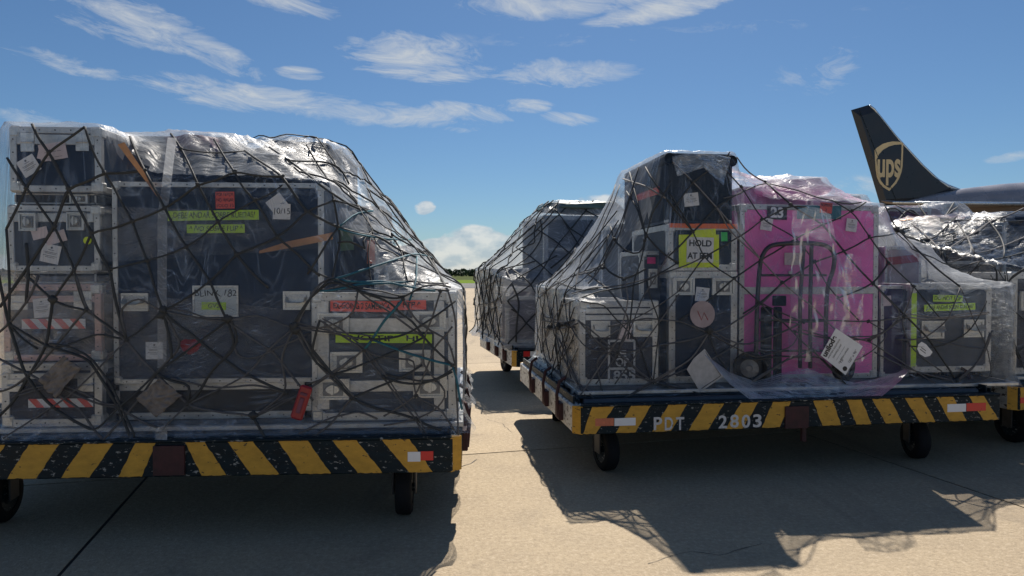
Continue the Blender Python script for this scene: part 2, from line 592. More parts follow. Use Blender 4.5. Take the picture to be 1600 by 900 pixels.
def handle_mesh():
    if 'handle' in _fc:
        return _fc['handle']
    a = MB()
    for (x0, x1, z0, z1) in ((-.5, .5, .38, .5), (-.5, .5, -.5, -.38), (-.5, -.40, -.38, .38), (.40, .5, -.38, .38)):
        a.box((x0, -.014, z0), (x1, .004, z1), .004)
    a.box((-.42, -.003, -.4), (.42, .004, .4))
    b = MB()
    b.tube([(-.34, -.01, .2), (-.34, -.03, -.02), (-.2, -.034, -.1), (.2, -.034, -.1), (.34, -.03, -.02), (.34, -.01, .2)], .045, 8, .35)
    b.box((-.36, -.012, .16), (.36, -.0035, .3), .004)
    _fc['handle'] = (a.mesh('handle_dish', ALU2, fixn=True), b.mesh('handle_grip', ALU, smooth=False, fixn=True))
    return _fc['handle']


def case(L, px0, py0, px1, py1, v0=0.0, depth=.6, label='', panel=None, rw=.032, bottom=None, latches=(), handles=(), hinges=(),
         bands=(), name='flight_case', rail=None, corners=True, top=None, group=None, rivets=True, u=None, cat='flight case'):
    """flight case whose front face fills the pixel rectangle on the plane v0 of load L"""
    panel = panel or CHAR
    rail = rail or ALU
    pm, qm = (px0 + px1) / 2, (py0 + py1) / 2
    u0, u1 = (L.f(px0, qm, v0)[0], L.f(px1, qm, v0)[0]) if u is None else u
    z1 = L.f(pm, py0, v0)[1] if top is None else top
    z0 = L.f(pm, py1, v0)[1] if bottom is None else bottom
    W, H, D = u1 - u0, z1 - z0, depth
    base = L.w(u0, v0, z0)
    t = thing(name, label, cat, base, L.a, group)
    e = .005
    obj('body', MB().box((e, e, e), (W - e, D - e, H - e), .004), panel, t)
    r = min(rw, H * .2, W * .2)
    th = .006

    def rl(a, b):
        return obj('edge_rail', MB().box(a, b, .003), rail, t)
    c = r * .95
    # horizontal rails front/back/top/bottom and the posts, each one an angle laid on the edge
    for (y0, y1) in ((0, 1), (1, 0)):
        ys = 0 if y0 == 0 else D
        yi = r if y0 == 0 else D - r
        for zt in (0, 1):
            zs, zi = (0, r) if zt == 0 else (H, H - r)
            rl((c, ys, zs), (W - c, yi, zi))
        for xt in (0, 1):
            xs, xi = (0, r) if xt == 0 else (W, W - r)
            rl((xs, ys, c), (xi, yi, H - c))
    for xt in (0, 1):
        xs, xi = (0, r) if xt == 0 else (W, W - r)
        for zt in (0, 1):
            zs, zi = (0, r) if zt == 0 else (H, H - r)
            rl((xs, c, zs), (xi, D - c, zi))
    if corners:
        k = min(max(r * 1.7, .035), .07)
        key = ('corner', round(k, 3))
        if key not in _fc:
            m = MB()
            m.box((-.004, -.004, -.004), (k, k, k), .012)
            m.cyl((k * .62, -.0075, k * .62), (k * .62, -.001, k * .62), k * .16, n=8)
            _fc[key] = m.mesh('ball_corner', ALU2, fixn=True)
        for x in (0, 1):
            for y in (0, 1):
                for z in (0, 1):
                    o = obj('ball_corner', _fc[key], None, t, loc=(W * x, D * y, H * z))
                    o.scale = (1 - 2 * x, 1 - 2 * y, 1 - 2 * z)
    if rivets and r > .02:
        m = MB()
        nx = max(2, int(W / .09))
        for i in range(nx):
            for zz in (r / 2, H - r / 2):
                x = c + (W - 2 * c) * (i + .5) / nx
                m.cyl((x, -.0022, zz), (x, .001, zz), .0045, n=6)
        nz = max(2, int(H / .09))
        for i in range(nz):
            for xx in (r / 2, W - r / 2):
                z = c + (H - 2 * c) * (i + .5) / nz
                m.cyl((xx, -.0022, z), (xx, .001, z), .0045, n=6)
        obj('rivets', m, STEEL, t, kind='stuff')

    def loc(px, py):
        uu, zz = L.f(px, py, v0)
        return uu - u0, zz - z0
    for (ya, yb) in bands:       # lid seams: a pair of tongue-and-groove rails across the front and sides
        za, zb = loc(pm, yb)[1], loc(pm, ya)[1]
        obj('lid_seam_rail', MB().box((r, -.002, za), (W - r, .012, zb), .003).box((-.002, r, za), (.012, D - r, zb), .003), rail, t)
    for (a, b, c_, d) in latches:
        xa, za = loc(a, d)
        xb, zb = loc(c_, b)
        ms = latch_mesh()
        o = obj('latch', ms[0], None, t, loc=((xa + xb) / 2, -.001, (za + zb) / 2))
        o.scale = (xb - xa, 1, zb - za)
        for k, nm in ((1, 'latch_dish'), (2, 'latch_key')):
            q = obj(nm, ms[k], None, o)
    for (a, b, c_, d) in handles:
        xa, za = loc(a, d)
        xb, zb = loc(c_, b)
        ms = handle_mesh()
        o = obj('handle_dish', ms[0], None, t, loc=((xa + xb) / 2, -.001, (za + zb) / 2))
        o.scale = (xb - xa, 1, zb - za)
        obj('handle_grip', ms[1], None, o)
    for (a, b, c_, d) in hinges:
        xa, za = loc(a, d)
        xb, zb = loc(c_, b)
        m = MB().box((xa, -.007, (za + zb) / 2 + .004), (xb, -.0005, zb), .002).box((xa, -.007, za), (xb, -.0005, (za + zb) / 2 - .004), .002)
        m.cyl((xa + .004, -.008, (za + zb) / 2), (xb - .004, -.008, (za + zb) / 2), .006, n=8)
        obj('hinge', m, ALU2, t)
    t['_W'], t['_H'], t['_D'] = W, H, D
    return dict(t=t, L=L, u0=u0, u1=u1, z0=z0, z1=z1, v0=v0, v1=v0 + depth, loc=loc, W=W, H=H)


def note(cs, px0, py0, px1, py1, m, lines=(), rot=0.0, name='paper_label', off=.004, ink=None, jit=.0, tm=None, shear=0.0, size=None, label=None, frame=None, bold=.0, sx=None):
    """flat sheet or tape stuck on the front of a case, with lettering"""
    xa, za = cs['loc'](px0, py1)
    xb, zb = cs['loc'](px1, py0)
    w, h = xb - xa, zb - za
    o = obj(name, MB().box((-w / 2, -.0008, -h / 2), (w / 2, .0012, h / 2)), m, cs['t'], loc=((xa + xb) / 2, -off, (za + zb) / 2), rot=(0, -rot, 0), label=label)
    if frame:
        q = min(w, h) * .06
        f = MB()
        for (a, b, c_, d) in ((-w / 2, w / 2, h / 2 - q, h / 2), (-w / 2, w / 2, -h / 2, -h / 2 + q), (-w / 2, -w / 2 + q, -h / 2 + q, h / 2 - q), (w / 2 - q, w / 2, -h / 2 + q, h / 2 - q)):
            f.box((a, -.006, c_), (b, -.001, d), .001)
        obj('label_frame', f, frame, o)
    n = len(lines)
    for i, s in enumerate(lines):
        if not s:
            continue
        sz = size or h / max(n, 1) * .82
        zz = h / 2 - h * (i + .5) / n
        tx = text(s, sz, o, ink or INK, (0, -.0016, zz), jit=jit, shear=shear, bold=bold)
        wd = tx.dimensions.x
        if wd > w * .92 and wd > 0:
            tx.scale.x = w * .92 / wd
        elif sx:
            tx.scale.x = w * sx / wd if wd else 1
    return o


def printed_tag(cs, px0, py0, px1, py1, rot=0.0, m=None, label=None):
    """small printed baggage tag: heading mark and lines of small print"""
    o = note(cs, px0, py0, px1, py1, m or WHITEP, (), rot, 'paper_tag', off=.009, label=label)
    xa, za = cs['loc'](px0, py1)
    xb, zb = cs['loc'](px1, py0)
    w, h = xb - xa, zb - za
    f = MB()
    f.cyl((0, -.0022, h * .33), (0, -.001, h * .33), w * .06, n=8)
    for k, (z, wd) in enumerate(((.20, .3), (.07, .7), (-.0, .62), (-.12, .75), (-.2, .5))):
        f.box((-w * wd / 2, -.0018, h * z - h * .012), (w * wd / 2, -.001, h * z + h * .012))
    obj('small_print', f, STEEL, o)
    return o


def tape_stripes(cs, px0, py0, px1, py1, n=4):
    o = note(cs, px0, py0, px1, py1, WHITEP, (), 0, 'hazard_tape', off=.004)
    xa, za = cs['loc'](px0, py1)
    xb, zb = cs['loc'](px1, py0)
    w, h = xb - xa, zb - za
    p = w / n
    for k in range(n):
        x = -w / 2 + p * k
        q = [(x, h / 2), (x + p * .5, h / 2), (min(x + p * .5 + h * .9, w / 2), -h / 2), (min(x + h * .9, w / 2), -h / 2)]
        obj('red_stripe', MB().prism(q, -.002, -.0009), REDP, o)


# ---------------------------------------------------------------- film drape
def fnoise(p):
    return mnoise.noise(Vector(p))


def drape(L, boxes, u0, u1, v0, v1, zb=ZD - .045, step=.028, wr=.012, iters=2200, flare=.11, seed=0, name='plastic_film', label='', mats=None, stretch=None):
    """elastic sheet over the boxes: a membrane relaxed over the obstacles plus a gathered skirt on all four sides"""
    mats = mats or [FILM]
    nu, nv = int((u1 - u0) / step) + 1, int((v1 - v0) / step) + 1
    U = np.linspace(u0, u1, nu)
    V = np.linspace(v0, v1, nv)
    O = np.full((nv, nu), zb + .1)
    for (a, b, c, d, h) in boxes:
        iu = (U > a - .045) & (U < b + .045)
        iv = (V > c - .06) & (V < d + .045)
        O[np.ix_(iv, iu)] = np.maximum(O[np.ix_(iv, iu)], h + .012)
    # taut edge all round first, then the sheet inside it
    loop = [(0, i) for i in range(nu)] + [(j, nu - 1) for j in range(1, nv)] + [(nv - 1, i) for i in range(nu - 2, -1, -1)] + [(j, 0) for j in range(nv - 2, 0, -1)]
    lj = np.array([q[0] for q in loop])
    li_ = np.array([q[1] for q in loop])
    lo = O[lj, li_]
    E = lo.copy()
    for _ in range(9000):
        E = np.maximum(lo, (np.roll(E, 1) + np.roll(E, -1)) / 2 - 2e-5)
    Hh = np.maximum(O, E.mean())
    Hh[lj, li_] = E
    for _ in range(iters):
        A = (Hh[1:-1, :-2] + Hh[1:-1, 2:] + Hh[:-2, 1:-1] + Hh[2:, 1:-1]) / 4 - 6e-5
        Hh[1:-1, 1:-1] = np.maximum(O[1:-1, 1:-1], A)
    for _ in range(1):
        P = np.pad(Hh, 1, mode='edge')
        Hh = Hh * .6 + .4 * (P[1:-1, :-2] + P[1:-1, 2:] + P[:-2, 1:-1] + P[2:, 1:-1]) / 4
    GV, GU = np.gradient(Hh, (v1 - v0) / (nv - 1), (u1 - u0) / (nu - 1))
    free = np.clip((Hh - O) / .05, 0, 1)
    mb = MB()
    idx = {}
    uvs = []
    for j in range(nv):
        for i in range(nu):
            p = (U[i], V[j])
            rdg = abs(fnoise((p[0] * 8 + p[1] * 5, p[1] * 1.8 - p[0] * 1.5, seed))) ** .8
            rd2 = abs(fnoise((p[0] * 4 - p[1] * 12, p[0] * 1.2 + p[1] * 1.2, seed + 7)))
            w = wr * (.55 + 1.4 * free[j, i]) * (rdg * 2 - .5 + rd2 * 1.3)
            w += wr * .35 * fnoise((p[0] * 21, p[1] * 17, seed + 4))
            idx[(j, i)] = len(mb.v)
            mb.v.append((p[0], p[1], Hh[j, i] + w + .006))
            uvs.append((p[0], p[1] + 3))
    for j in range(nv - 1):
        for i in range(nu - 1):
            mb.f.append((idx[(j, i)], idx[(j, i + 1)], idx[(j + 1, i + 1)], idx[(j + 1, i)]))
    ntop = len(mb.f)
    nrm = []
    for (j, i) in loop:
        n = Vector((0, 0, 0))
        if j == 0: n.y -= 1
        if j == nv - 1: n.y += 1
        if i == 0: n.x -= 1
        if i == nu - 1: n.x += 1
        nrm.append(n.normalized())
    M = len(loop)
    rows = 30
    prev = [idx[q] for q in loop]
    sdist = [0.0]
    for k in range(1, M):
        a, b = mb.v[prev[k]], mb.v[prev[k - 1]]
        sdist.append(sdist[-1] + math.hypot(a[0] - b[0], a[1] - b[1]))
    side_uv = {}
    uvface = []
    for k in range(M):
        side_uv[prev[k]] = (sdist[k], mb.v[prev[k]][2])
    for r in range(1, rows + 1):
        cur = []
        for k, (j, i) in enumerate(loop):
            bx, by, bz = mb.v[idx[(j, i)]]
            t = r / rows
            z = zb + (bz - zb) * (1 - t)
            s = sdist[k]
            fold = abs(fnoise((s * 7 + z * 3.0, z * 1.6, seed + 9)))
            fine = fnoise((s * 22, z * 9, seed + 2))
            out = .006 + wr * (1.9 * fold + .6 * fine) * min(1, t * 5) * min(1, (z - zb) * 4 + .6)
            fl = max(0, 1 - (z - zb) / .14)
            out += flare * (1 if abs(nrm[k].x) > .5 else .45) * fl ** 2 * (.6 + .8 * fnoise((s * 3, 1.3, seed)))
            z2 = z + (fl ** 2) * .02 * fnoise((s * 8, 4, seed))
            n = nrm[k]
            cur.append(len(mb.v))
            mb.v.append((bx + n.x * out, by + n.y * out, z2))
            side_uv[cur[-1]] = (s, z)
        for k in range(M):
            q = (k + 1) % M
            mb.f.append((prev[k], cur[k], cur[q], prev[q]))
        prev = cur
    me = bpy.data.meshes.new(name)
    me.from_pydata(mb.v, [], mb.f)
    uvl = me.uv_layers.new(name='UVMap')
    for fi, p in enumerate(me.polygons):
        for li in p.loop_indices:
            vi = me.loops[li].vertex_index
            if fi < ntop:
                uvl.data[li].uv = uvs[vi]
            else:
                uvl.data[li].uv = side_uv[vi]
        p.use_smooth = True
        c = p.center
    for m in mats:
        me.materials.append(m)
    if len(mats) > 1:     # creased sheet on top and slopes; cloudier sides; sun glare put into the colour
        for fi, p in enumerate(me.polygons):
            if fi < ntop:
                a_, b_ = abs(GV[fi // (nu - 1), fi % (nu - 1)]), abs(GU[fi // (nu - 1), fi % (nu - 1)])
                p.material_index = 0 if (a_ > 1.3 and a_ > b_) else 2 if b_ > 3.0 else 1
            elif abs(nrm[(fi - ntop) % M].x) > .75:
                p.material_index = 2
    o = obj(name, me, None, None)
    o.matrix_world = L.M
    o.location = L.M.translation
    o.rotation_euler = (0, 0, L.a)
    tag(o, label, 'plastic film')
    wv = [L.M @ Vector(v) for v in mb.v]
    bvh = BVHTree.FromPolygons(wv, mb.f)
    return o, bvh


def sheet(name, L, fn, nu, nv, m, parent=None, uvs=(1, 1), label=None, cat=None):
    """parametric sheet fn(s,t)->local xyz"""
    mb = MB()
    for j in range(nv + 1):
        for i in range(nu + 1):
            mb.v.append(tuple(fn(i / nu, j / nv)))
    for j in range(nv):
        for i in range(nu):
            a = j * (nu + 1) + i
            mb.f.append((a, a + 1, a + nu + 2, a + nu + 1))
    me = bpy.data.meshes.new(name)
    me.from_pydata(mb.v, [], mb.f)
    uvl = me.uv_layers.new(name='UVMap')
    for p in me.polygons:
        p.use_smooth = True
        for li in p.loop_indices:
            vi = me.loops[li].vertex_index
            uvl.data[li].uv = ((vi % (nu + 1)) / nu * uvs[0], (vi // (nu + 1)) / nv * uvs[1])
    me.materials.append(m)
    o = obj(name, me, None, parent)
    if parent is None and L is not None:
        o.location = L.M.translation
        o.rotation_euler = (0, 0, L.a)
    if cat:
        tag(o, label, cat)
    return o


# ---------------------------------------------------------------- cargo nets
def catmull(p, n=5):
    if len(p) < 3:
        return p
    out = []
    q = [p[0]] + list(p) + [p[-1]]
    for i in range(1, len(q) - 2):
        for k in range(n):
            t = k / n
            r_ = []
            for a in range(len(p[0])):
                p0, p1, p2, p3 = q[i - 1][a], q[i][a], q[i + 1][a], q[i + 2][a]
                r_.append(.5 * (2 * p1 + (p2 - p0) * t + (2 * p0 - 5 * p1 + 4 * p2 - p3) * t * t + (3 * p1 - p0 - 3 * p2 + p3) * t ** 3))
            out.append(tuple(r_))
    out.append(tuple(p[-1]))
    return out


class Net:
    def __init__(s, label, bvh, loc=(0, 0, 0)):
        s.t = thing('cargo_net', label, 'cargo net', loc)
        s.loc = Vector(loc)
        s.b = bvh
        s.n = 0
        s.over = MB()

    def put(s, pts, r, m):
        if len(pts) < 2:
            return
        mb = MB().tube([p - s.loc for p in pts], r, 6, .6)
        s.n += 1
        obj('net_strand', mb, m, s.t, smooth=True, fixn=False)

    def trace(s, poly, r=.0065, m=None, wig=1.0, twin=False):
        """strand laid on the film along the line of sight of a pixel polyline"""
        m = m or ROPE
        q = []
        for i in range(len(poly) - 1):
            a, b = poly[i], poly[i + 1]
            n = max(1, int(math.hypot(b[0] - a[0], b[1] - a[1]) / 9))
            ph = rnd.uniform(-1, 1) * wig * min(5, n)
            for k in range(n):
                t = k / n
                sg = math.sin(t * math.pi)
                q.append((a[0] + (b[0] - a[0]) * t + ph * sg * .45, a[1] + (b[1] - a[1]) * t + sg * (abs(ph) * .7)))
        q.append(poly[-1])
        last = None
        pts = []
        for (x, y) in q:
            d = ray(x, y).normalized()
            h, n, _, dist = s.b.ray_cast(EYE, d)
            if h is None or (last is not None and abs(dist - last) > .9):
                if last is None:
                    continue
                h = EYE + d * last
                pts.append(h - d * .01)
            else:
                last = dist
                if n.dot(d) > 0: n = -n
                pts.append(h + n * (r * .8 + .006))
        # settle: smooth so that webbing spans hollows instead of following creases
        for _ in range(2):
            pts = [pts[0]] + [(pts[i - 1] + pts[i] * 2 + pts[i + 1]) / 4 for i in range(1, len(pts) - 1)] + [pts[-1]] if len(pts) > 2 else pts
        s.put(pts, r, m)
        if twin:
            k = rnd.uniform(-1, 1)
            o2 = [p + Vector((r * 2.0, 0, r * 2.2 * (1 + .5 * math.sin(i * .7 + k)))) for i, p in enumerate(pts)]
            s.put(o2, r * .8, m)

    def knot(s, x, y, r=.0095, m=None):
        d = ray(x, y).normalized()
        h, n, _, dist = s.b.ray_cast(EYE, d)
        if h is None:
            return
        if n.dot(d) > 0: n = -n
        c = h + n * .012 - s.loc
        mb = MB()
        a = Vector((rnd.uniform(-1, 1), rnd.uniform(-.3, .3), rnd.uniform(-1, 1))).normalized()
        mb.tube([c - a * r * 1.5, c - a * r * .7, c + a * r * .6, c + a * r * 1.5], [r * .5, r, r * .95, r * .45], 7)
        b = a.cross(n).normalized()
        mb.tube([c - b * r * 1.3, c + n * r * .3, c + b * r * 1.3], [r * .5, r * .8, r * .5], 6)
        obj('net_knot', mb, m or ROPE, s.t, smooth=True, fixn=False)

    def lattice(s, L, org, ax, ay, din, nx, ny, cell, r=.0065, m=None, jit=.25, two=True):
        """diamond mesh thrown on the film from outside: org + ax*i + ay*j, shot along din (all local)"""
        m = m or ROPE
        nodes = {}
        R3 = L.M.to_3x3()
        d = (R3 @ Vector(din)).normalized()
        for j in range(ny + 1):
            for i in range(nx + 1):
                if (i + j) % 2:
                    continue
                x = (i + rnd.uniform(-jit, jit)) * cell
                y = (j + rnd.uniform(-jit, jit)) * cell
                nodes[(i, j)] = (x, y)

        def hit(x, y):
            p = L.M @ (Vector(org) + Vector(ax) * x + Vector(ay) * y)
            h, n, _, _ = s.b.ray_cast(p, d)
            if h is None:
                return None
            if n.dot(d) > 0: n = -n
            return h + n * (r + .008)
        for (i, j), a in nodes.items():
            for di in (1, -1):
                b = nodes.get((i + di, j + 1))
                if not b:
                    continue
                pts = []
                for k in range(9):
                    t = k / 8
                    h = hit(a[0] + (b[0] - a[0]) * t, a[1] + (b[1] - a[1]) * t)
                    if h is not None:
                        if pts and (h - pts[-1]).length > cell:
                            break
                        pts.append(h)
                if len(pts) > 3:
                    s.put(pts, r, m)


# ---------------------------------------------------------------- dollies
def dolly(L, W, D, label, stripes=(), z0=.356, z1=.555, yellow_corner=False, left_white=True, wheels=None):
    """roller-deck dolly. L.o is its front-left corner; local x along the front beam, y towards the back"""
    t = thing('cargo_dolly', label, 'cargo dolly', L.w(0, 0, 0), L.a)
    bt = .07
    m = MB().box((.05, 0, z0), (W - .05, bt, z1), .008)
    obj('front_beam', m, BLK, t)
    obj('front_beam_lip', MB().box((.06, -.012, z1 - .002), (W - .06, .05, z1 + .012), .004), BLK, t)
    obj('rear_beam', MB().box((.05, D - bt, z0), (W - .05, D, z1), .008), BLK, t)
    for sx in (0, 1):
        x0, x1 = (0, .09) if sx == 0 else (W - .09, W)
        obj('side_beam', MB().box((x0, .05, z0), (x1, D - .05, z1), .012), WPAINT if (left_white and sx == 0) else BLK, t)
        # bevelled corner casting joining side and front
        for yy in (0, 1):
            a = (0 if sx == 0 else W, .06 if yy == 0 else D - .06)
            b = (.06 if sx == 0 else W - .06, 0 if yy == 0 else D)
            c = (.12 if sx == 0 else W - .12, .0 if yy == 0 else D)
            d_ = (.10 if sx == 0 else W - .10, .1 if yy == 0 else D - .1)
            e = (0 if sx == 0 else W, .12 if yy == 0 else D - .12)
            P = [a, b, (b[0] + (.02 if sx == 0 else -.02), b[1] + (.03 if yy == 0 else -.03)), d_, (a[0] + (.03 if sx == 0 else -.03), a[1] + (.04 if yy == 0 else -.04))]
            q = MB()
            n = len(P)
            vs = [(x, y, z0 + .001) for x, y in P] + [(x, y, z1 - .001) for x, y in P]
            fs = [tuple(range(n)), tuple(reversed(range(n, 2 * n)))] + [(i, n + i, n + (i + 1) % n, (i + 1) % n) for i in range(n)]
            q.add(vs, fs)
            obj('corner_casting', q, YPAINT if (yellow_corner or (sx == 0 and left_white)) else BLK, t)
        # end stops and locks on the side rails
        for yy in (.35, .9, 1.55):
            k = -1 if sx == 0 else 1
            xs = 0 if sx == 0 else W
            lk = MB().box((xs - .004 * k, yy, z0 + .03), (xs + .035 * k, yy + .14, z1 - .04), .006)
            lk.tube([(xs + .03 * k, yy + .03, z0 + .05), (xs + .045 * k, yy + .03, z1 + .02), (xs + .02 * k, yy + .05, z1 + .12), (xs - .03 * k, yy + .06, z1 + .15)], .013, 6)
            obj('pallet_lock', lk, RUST, t)
        rr = MB().box((x0 + .02, .12, z1 - .01), (x0 + .035, D - .12, z1 + .055), .003)
        rr.box((x1 - .03, .12, z1 - .01), (x1 - .018, D - .12, z1 + .03), .003)
        obj('guide_rail', rr, BLK, t)
    obj('deck_plate', MB().box((.09, bt, z1 - .06), (W - .09, D - bt, z1 - .03)), STEEL, t)
    cm = MB()
    for k in range(4):
        x = W * (k + .5) / 4
        cm.box((x - .03, bt, z0 + .02), (x + .03, D - bt, z1 - .061))
    obj('cross_members', cm, BLK, t)
    nroll = 12
    rm = MB().cyl((0, 0, 0), (W - .22, 0, 0), .025, n=10).mesh('roller', PALLET, fixn=True)
    for k in range(nroll):
        y = bt + .1 + (D - 2 * bt - .2) * k / (nroll - 1)
        obj('roller', rm, None, t, loc=(.11, y, z1 + .0))
    # hazard stripes: painted parallelograms on the front beam
    e = .0015
    for s_ in stripes:
        (ta, tb, ba, bb) = s_
        poly = []
        ut = (z1 - .004, z0 + .006)
        for px, zz in ((ta, ut[0]), (tb, ut[0]), (bb, ut[1]), (ba, ut[1])):
            # column of pixels on the beam front plane
            q = min(max(L.f(px, 690, 0)[0], .065), W - .065)
            poly.append((q, zz))
        rag = []
        for a_, b_ in zip(poly, poly[1:] + poly[:1]):
            vert = abs(a_[1] - b_[1]) > .05
            for k in range(9):
                q = k / 9
                j_ = rnd.uniform(-.0035, .0035) if (vert and 0 < k) else 0
                rag.append((a_[0] + (b_[0] - a_[0]) * q + j_, a_[1] + (b_[1] - a_[1]) * q + (0 if vert or k == 0 else rnd.uniform(-.003, .003))))
        obj('hazard_stripe', MB().prism(rag, -e, .001), YPAINT, t)
    ax = MB()
    for y in (.36, D - .4):
        ax.box((.3, y - .03, z0 - .07), (W - .3, y + .03, z0 - .01), .004)
    for x in (.3, W - .3):
        ax.cyl((x, .36, z0 - .05), (W / 2, D / 2, z0 - .05), .022, n=8)
    ax.cyl((W / 2, D / 2, z0 - .08), (W / 2, D / 2, z0 + .05), .09, n=14)
    obj('axle_frame', ax, STEEL, t)
    # wheels
    wr_, ww = .165, .10
    tyre = MB().lathe([(-ww / 2, wr_ * .62), (-ww / 2, wr_ * .9), (-ww * .38, wr_ * .985), (-ww * .12, wr_), (ww * .12, wr_), (ww * .38, wr_ * .985), (ww / 2, wr_ * .9), (ww / 2, wr_ * .62)], (0, 0, 0), 'X', 28).mesh('tyre', RUBBER, smooth=True, fixn=True)
    rim = MB().lathe([(-ww / 2 + .004, .02), (-ww / 2 + .012, .06), (-ww / 2 + .004, wr_ * .62), (ww / 2 - .004, wr_ * .62), (ww / 2 - .012, .06), (ww / 2 - .004, .02)], (0, 0, 0), 'X', 20)
    rim.cyl((-ww / 2 - .012, 0, 0), (ww / 2 + .012, 0, 0), .024, n=10)
    rim = rim.mesh('rim', BLK, fixn=True)
    fork = MB()
    for k in (-1, 1):
        fork.box((k * .068 - .006, -.05, -.03), (k * .068 + .006, .05, .14), .003)
    fork.box((-.074, -.07, .135), (.074, .07, .15), .003)
    fork.cyl((0, 0, .148), (0, 0, z0 - wr_ + .03), .045, n=12)
    fork = fork.mesh('fork', STEEL, fixn=True)
    wheels = wheels or [(.35, .35), (W - .5, .35), (.35, D - .4), (W - .5, D - .4)]
    for (x, y) in wheels:
        w = thing_part('wheel', t, (x, y, wr_))
        w.rotation_euler.z = R(rnd.uniform(-14, 14))
        obj('tyre', tyre, None, w)
        obj('rim', rim, None, w)
        obj('fork', fork, None, w)
    return t


def thing_part(name, parent, loc):
    o = bpy.data.objects.new(name, None)
    o.empty_display_size = .05
    o.location = loc
    C.objects.link(o)
    o.parent = parent
    return o


def pallet(L, u0, u1, v0, v1, label):
    t = thing('cargo_pallet', label, 'cargo pallet', L.w(u0, v0, ZD - .032), L.a)
    W, D = u1 - u0, v1 - v0
    obj('pallet_sheet', MB().box((.03, .03, .004), (W - .03, D - .03, .03)), PALLET, t)
    for (a, b) in (((0, 0, 0), (W, .05, .028)), ((0, D - .05, 0), (W, D, .028)), ((0, .05, 0), (.05, D - .05, .028)), ((W - .05, .05, 0), (W, D - .05, .028))):
        obj('edge_rail', MB().box(a, b, .004), ALU, t)
    return t



# ================================================================ SETTING
def concrete(name, seed):
    m = bpy.data.materials.new(name)
    m.use_nodes = True
    N = NT(m.node_tree)
    tc = N.n('ShaderNodeTexCoord')
    g = N.n('ShaderNodeNewGeometry')
    p = g.outputs['Position']
    big = N.n('ShaderNodeTexNoise', Vector=p, Scale=.35, Detail=5.0, Roughness=.6)
    mid = N.n('ShaderNodeTexNoise', Vector=p, Scale=3.0, Detail=6.0, Roughness=.65)
    grit = N.n('ShaderNodeTexNoise', Vector=p, Scale=34.0, Detail=6.0, Roughness=.85)
    agg = N.n('ShaderNodeTexVoronoi', Vector=p, Scale=85.0)
    c = N.mix(N.ramp(big.outputs[0], (.3, 0.0), (.7, 1.0)), (.375, .298, .200), (.448, .360, .242))
    c = N.mix(N.m('MULTIPLY', N.ramp(mid.outputs[0], (.40, 0.0), (.75, 1.0)), .45), c, (.29, .232, .165))
    c = N.mix(N.m('MULTIPLY', N.ramp(grit.outputs[0], (.50, 0.0), (.64, 1.0)), .5), c, (.19, .15, .105))
    c = N.mix(N.m('MULTIPLY', N.ramp(grit.outputs[0], (.38, 1.0), (.47, 0.0)), .45), c, (.60, .51, .385))
    c = N.mix(N.m('MULTIPLY', N.ramp(agg.outputs['Distance'], (.10, 1.0), (.26, 0.0)), .45), c, (.13, .11, .085))
    stn = N.n('ShaderNodeTexNoise', Vector=p, Scale=1.1, Detail=7.0, Roughness=.7, Distortion=.6)
    c = N.mix(N.m('MULTIPLY', N.ramp(stn.outputs[0], (.57, 0.0), (.72, 1.0)), .6), c, (.15, .125, .10))
    tm = N.n('ShaderNodeMapping', Vector=p, Scale=(2.2, .16, 1), Rotation=(0, 0, -.26))
    tn = N.n('ShaderNodeTexNoise', Vector=tm.outputs[0], Scale=1.3, Detail=5.0, Roughness=.6)
    c = N.mix(N.m('MULTIPLY', N.ramp(tn.outputs[0], (.58, 0.0), (.70, 1.0)), .38), c, (.17, .14, .11))
    oi = N.n('ShaderNodeObjectInfo')
    hv = N.n('ShaderNodeHueSaturation', Value=N.m('ADD', .90, N.m('MULTIPLY', oi.outputs['Random'], .18)), Color=c)
    c = hv.outputs[0]
    h = N.m('ADD', grit.outputs[0], N.m('MULTIPLY', agg.outputs['Distance'], .8))
    bp = N.n('ShaderNodeBump', Strength=.55, Distance=.005, Height=h)
    bs = N.n('ShaderNodeBsdfPrincipled', Base_Color=c, Roughness=.85, Normal=bp.outputs[0])
    bs.inputs['Specular IOR Level'].default_value = .25
    o = N.n('ShaderNodeOutputMaterial')
    N.t.links.new(bs.outputs[0], o.inputs[0])
    return m


CONC = concrete('apron_concrete', 1)
SEAL = mat('joint_sealant', (.035, .033, .03), .8)
TAXI = mat('taxiway_asphalt', (.17, .165, .155), .9, 0, .15, .2, coord='Object', spec=.1)
GRASS = mat('mown_grass', (.125, .185, .022), .95, 0, .2, .12, spec=.03)
GRASS2 = mat('rough_grass', (.070, .085, .028), .95, 0, .25, .12, spec=.03)

# apron sheet far out, with real slabs over it near the dollies
o = obj('apron', MB().box((-420, -60, -.5), (420, 96, -.016)), CONC, kind='structure')
apron = o
obj('joint_sealant', MB().box((-62, -10, -.012), (62, 74, -.008)), SEAL, apron, kind='stuff')
SL = 5.6
ja = R(15)
j0 = on_ground(225, 750)
slab_mesh = MB().box((.009, .009, -.006), (SL - .009, SL - .009, 0), .004).mesh('slab', CONC, fixn=True)
jd, je = Vector((-math.sin(ja), math.cos(ja), 0)), Vector((math.cos(ja), math.sin(ja), 0))
# place the grid so that one joint runs through the foreground and one crosses beyond the second row
jc = on_ground(760, 567)
t0 = (jc - j0).dot(jd)
for i in range(-8, 9):
    for j in range(-2, 12):
        p = j0 + je * (SL * i) + jd * (t0 + SL * (j - 2))
        c = p + je * SL / 2 + jd * SL / 2
        if abs(c.x) > 50 or c.y < -6 or c.y > 66:
            continue
        obj('concrete_slab', slab_mesh, None, apron, loc=(p.x, p.y, 0), rot=(0, 0, ja))

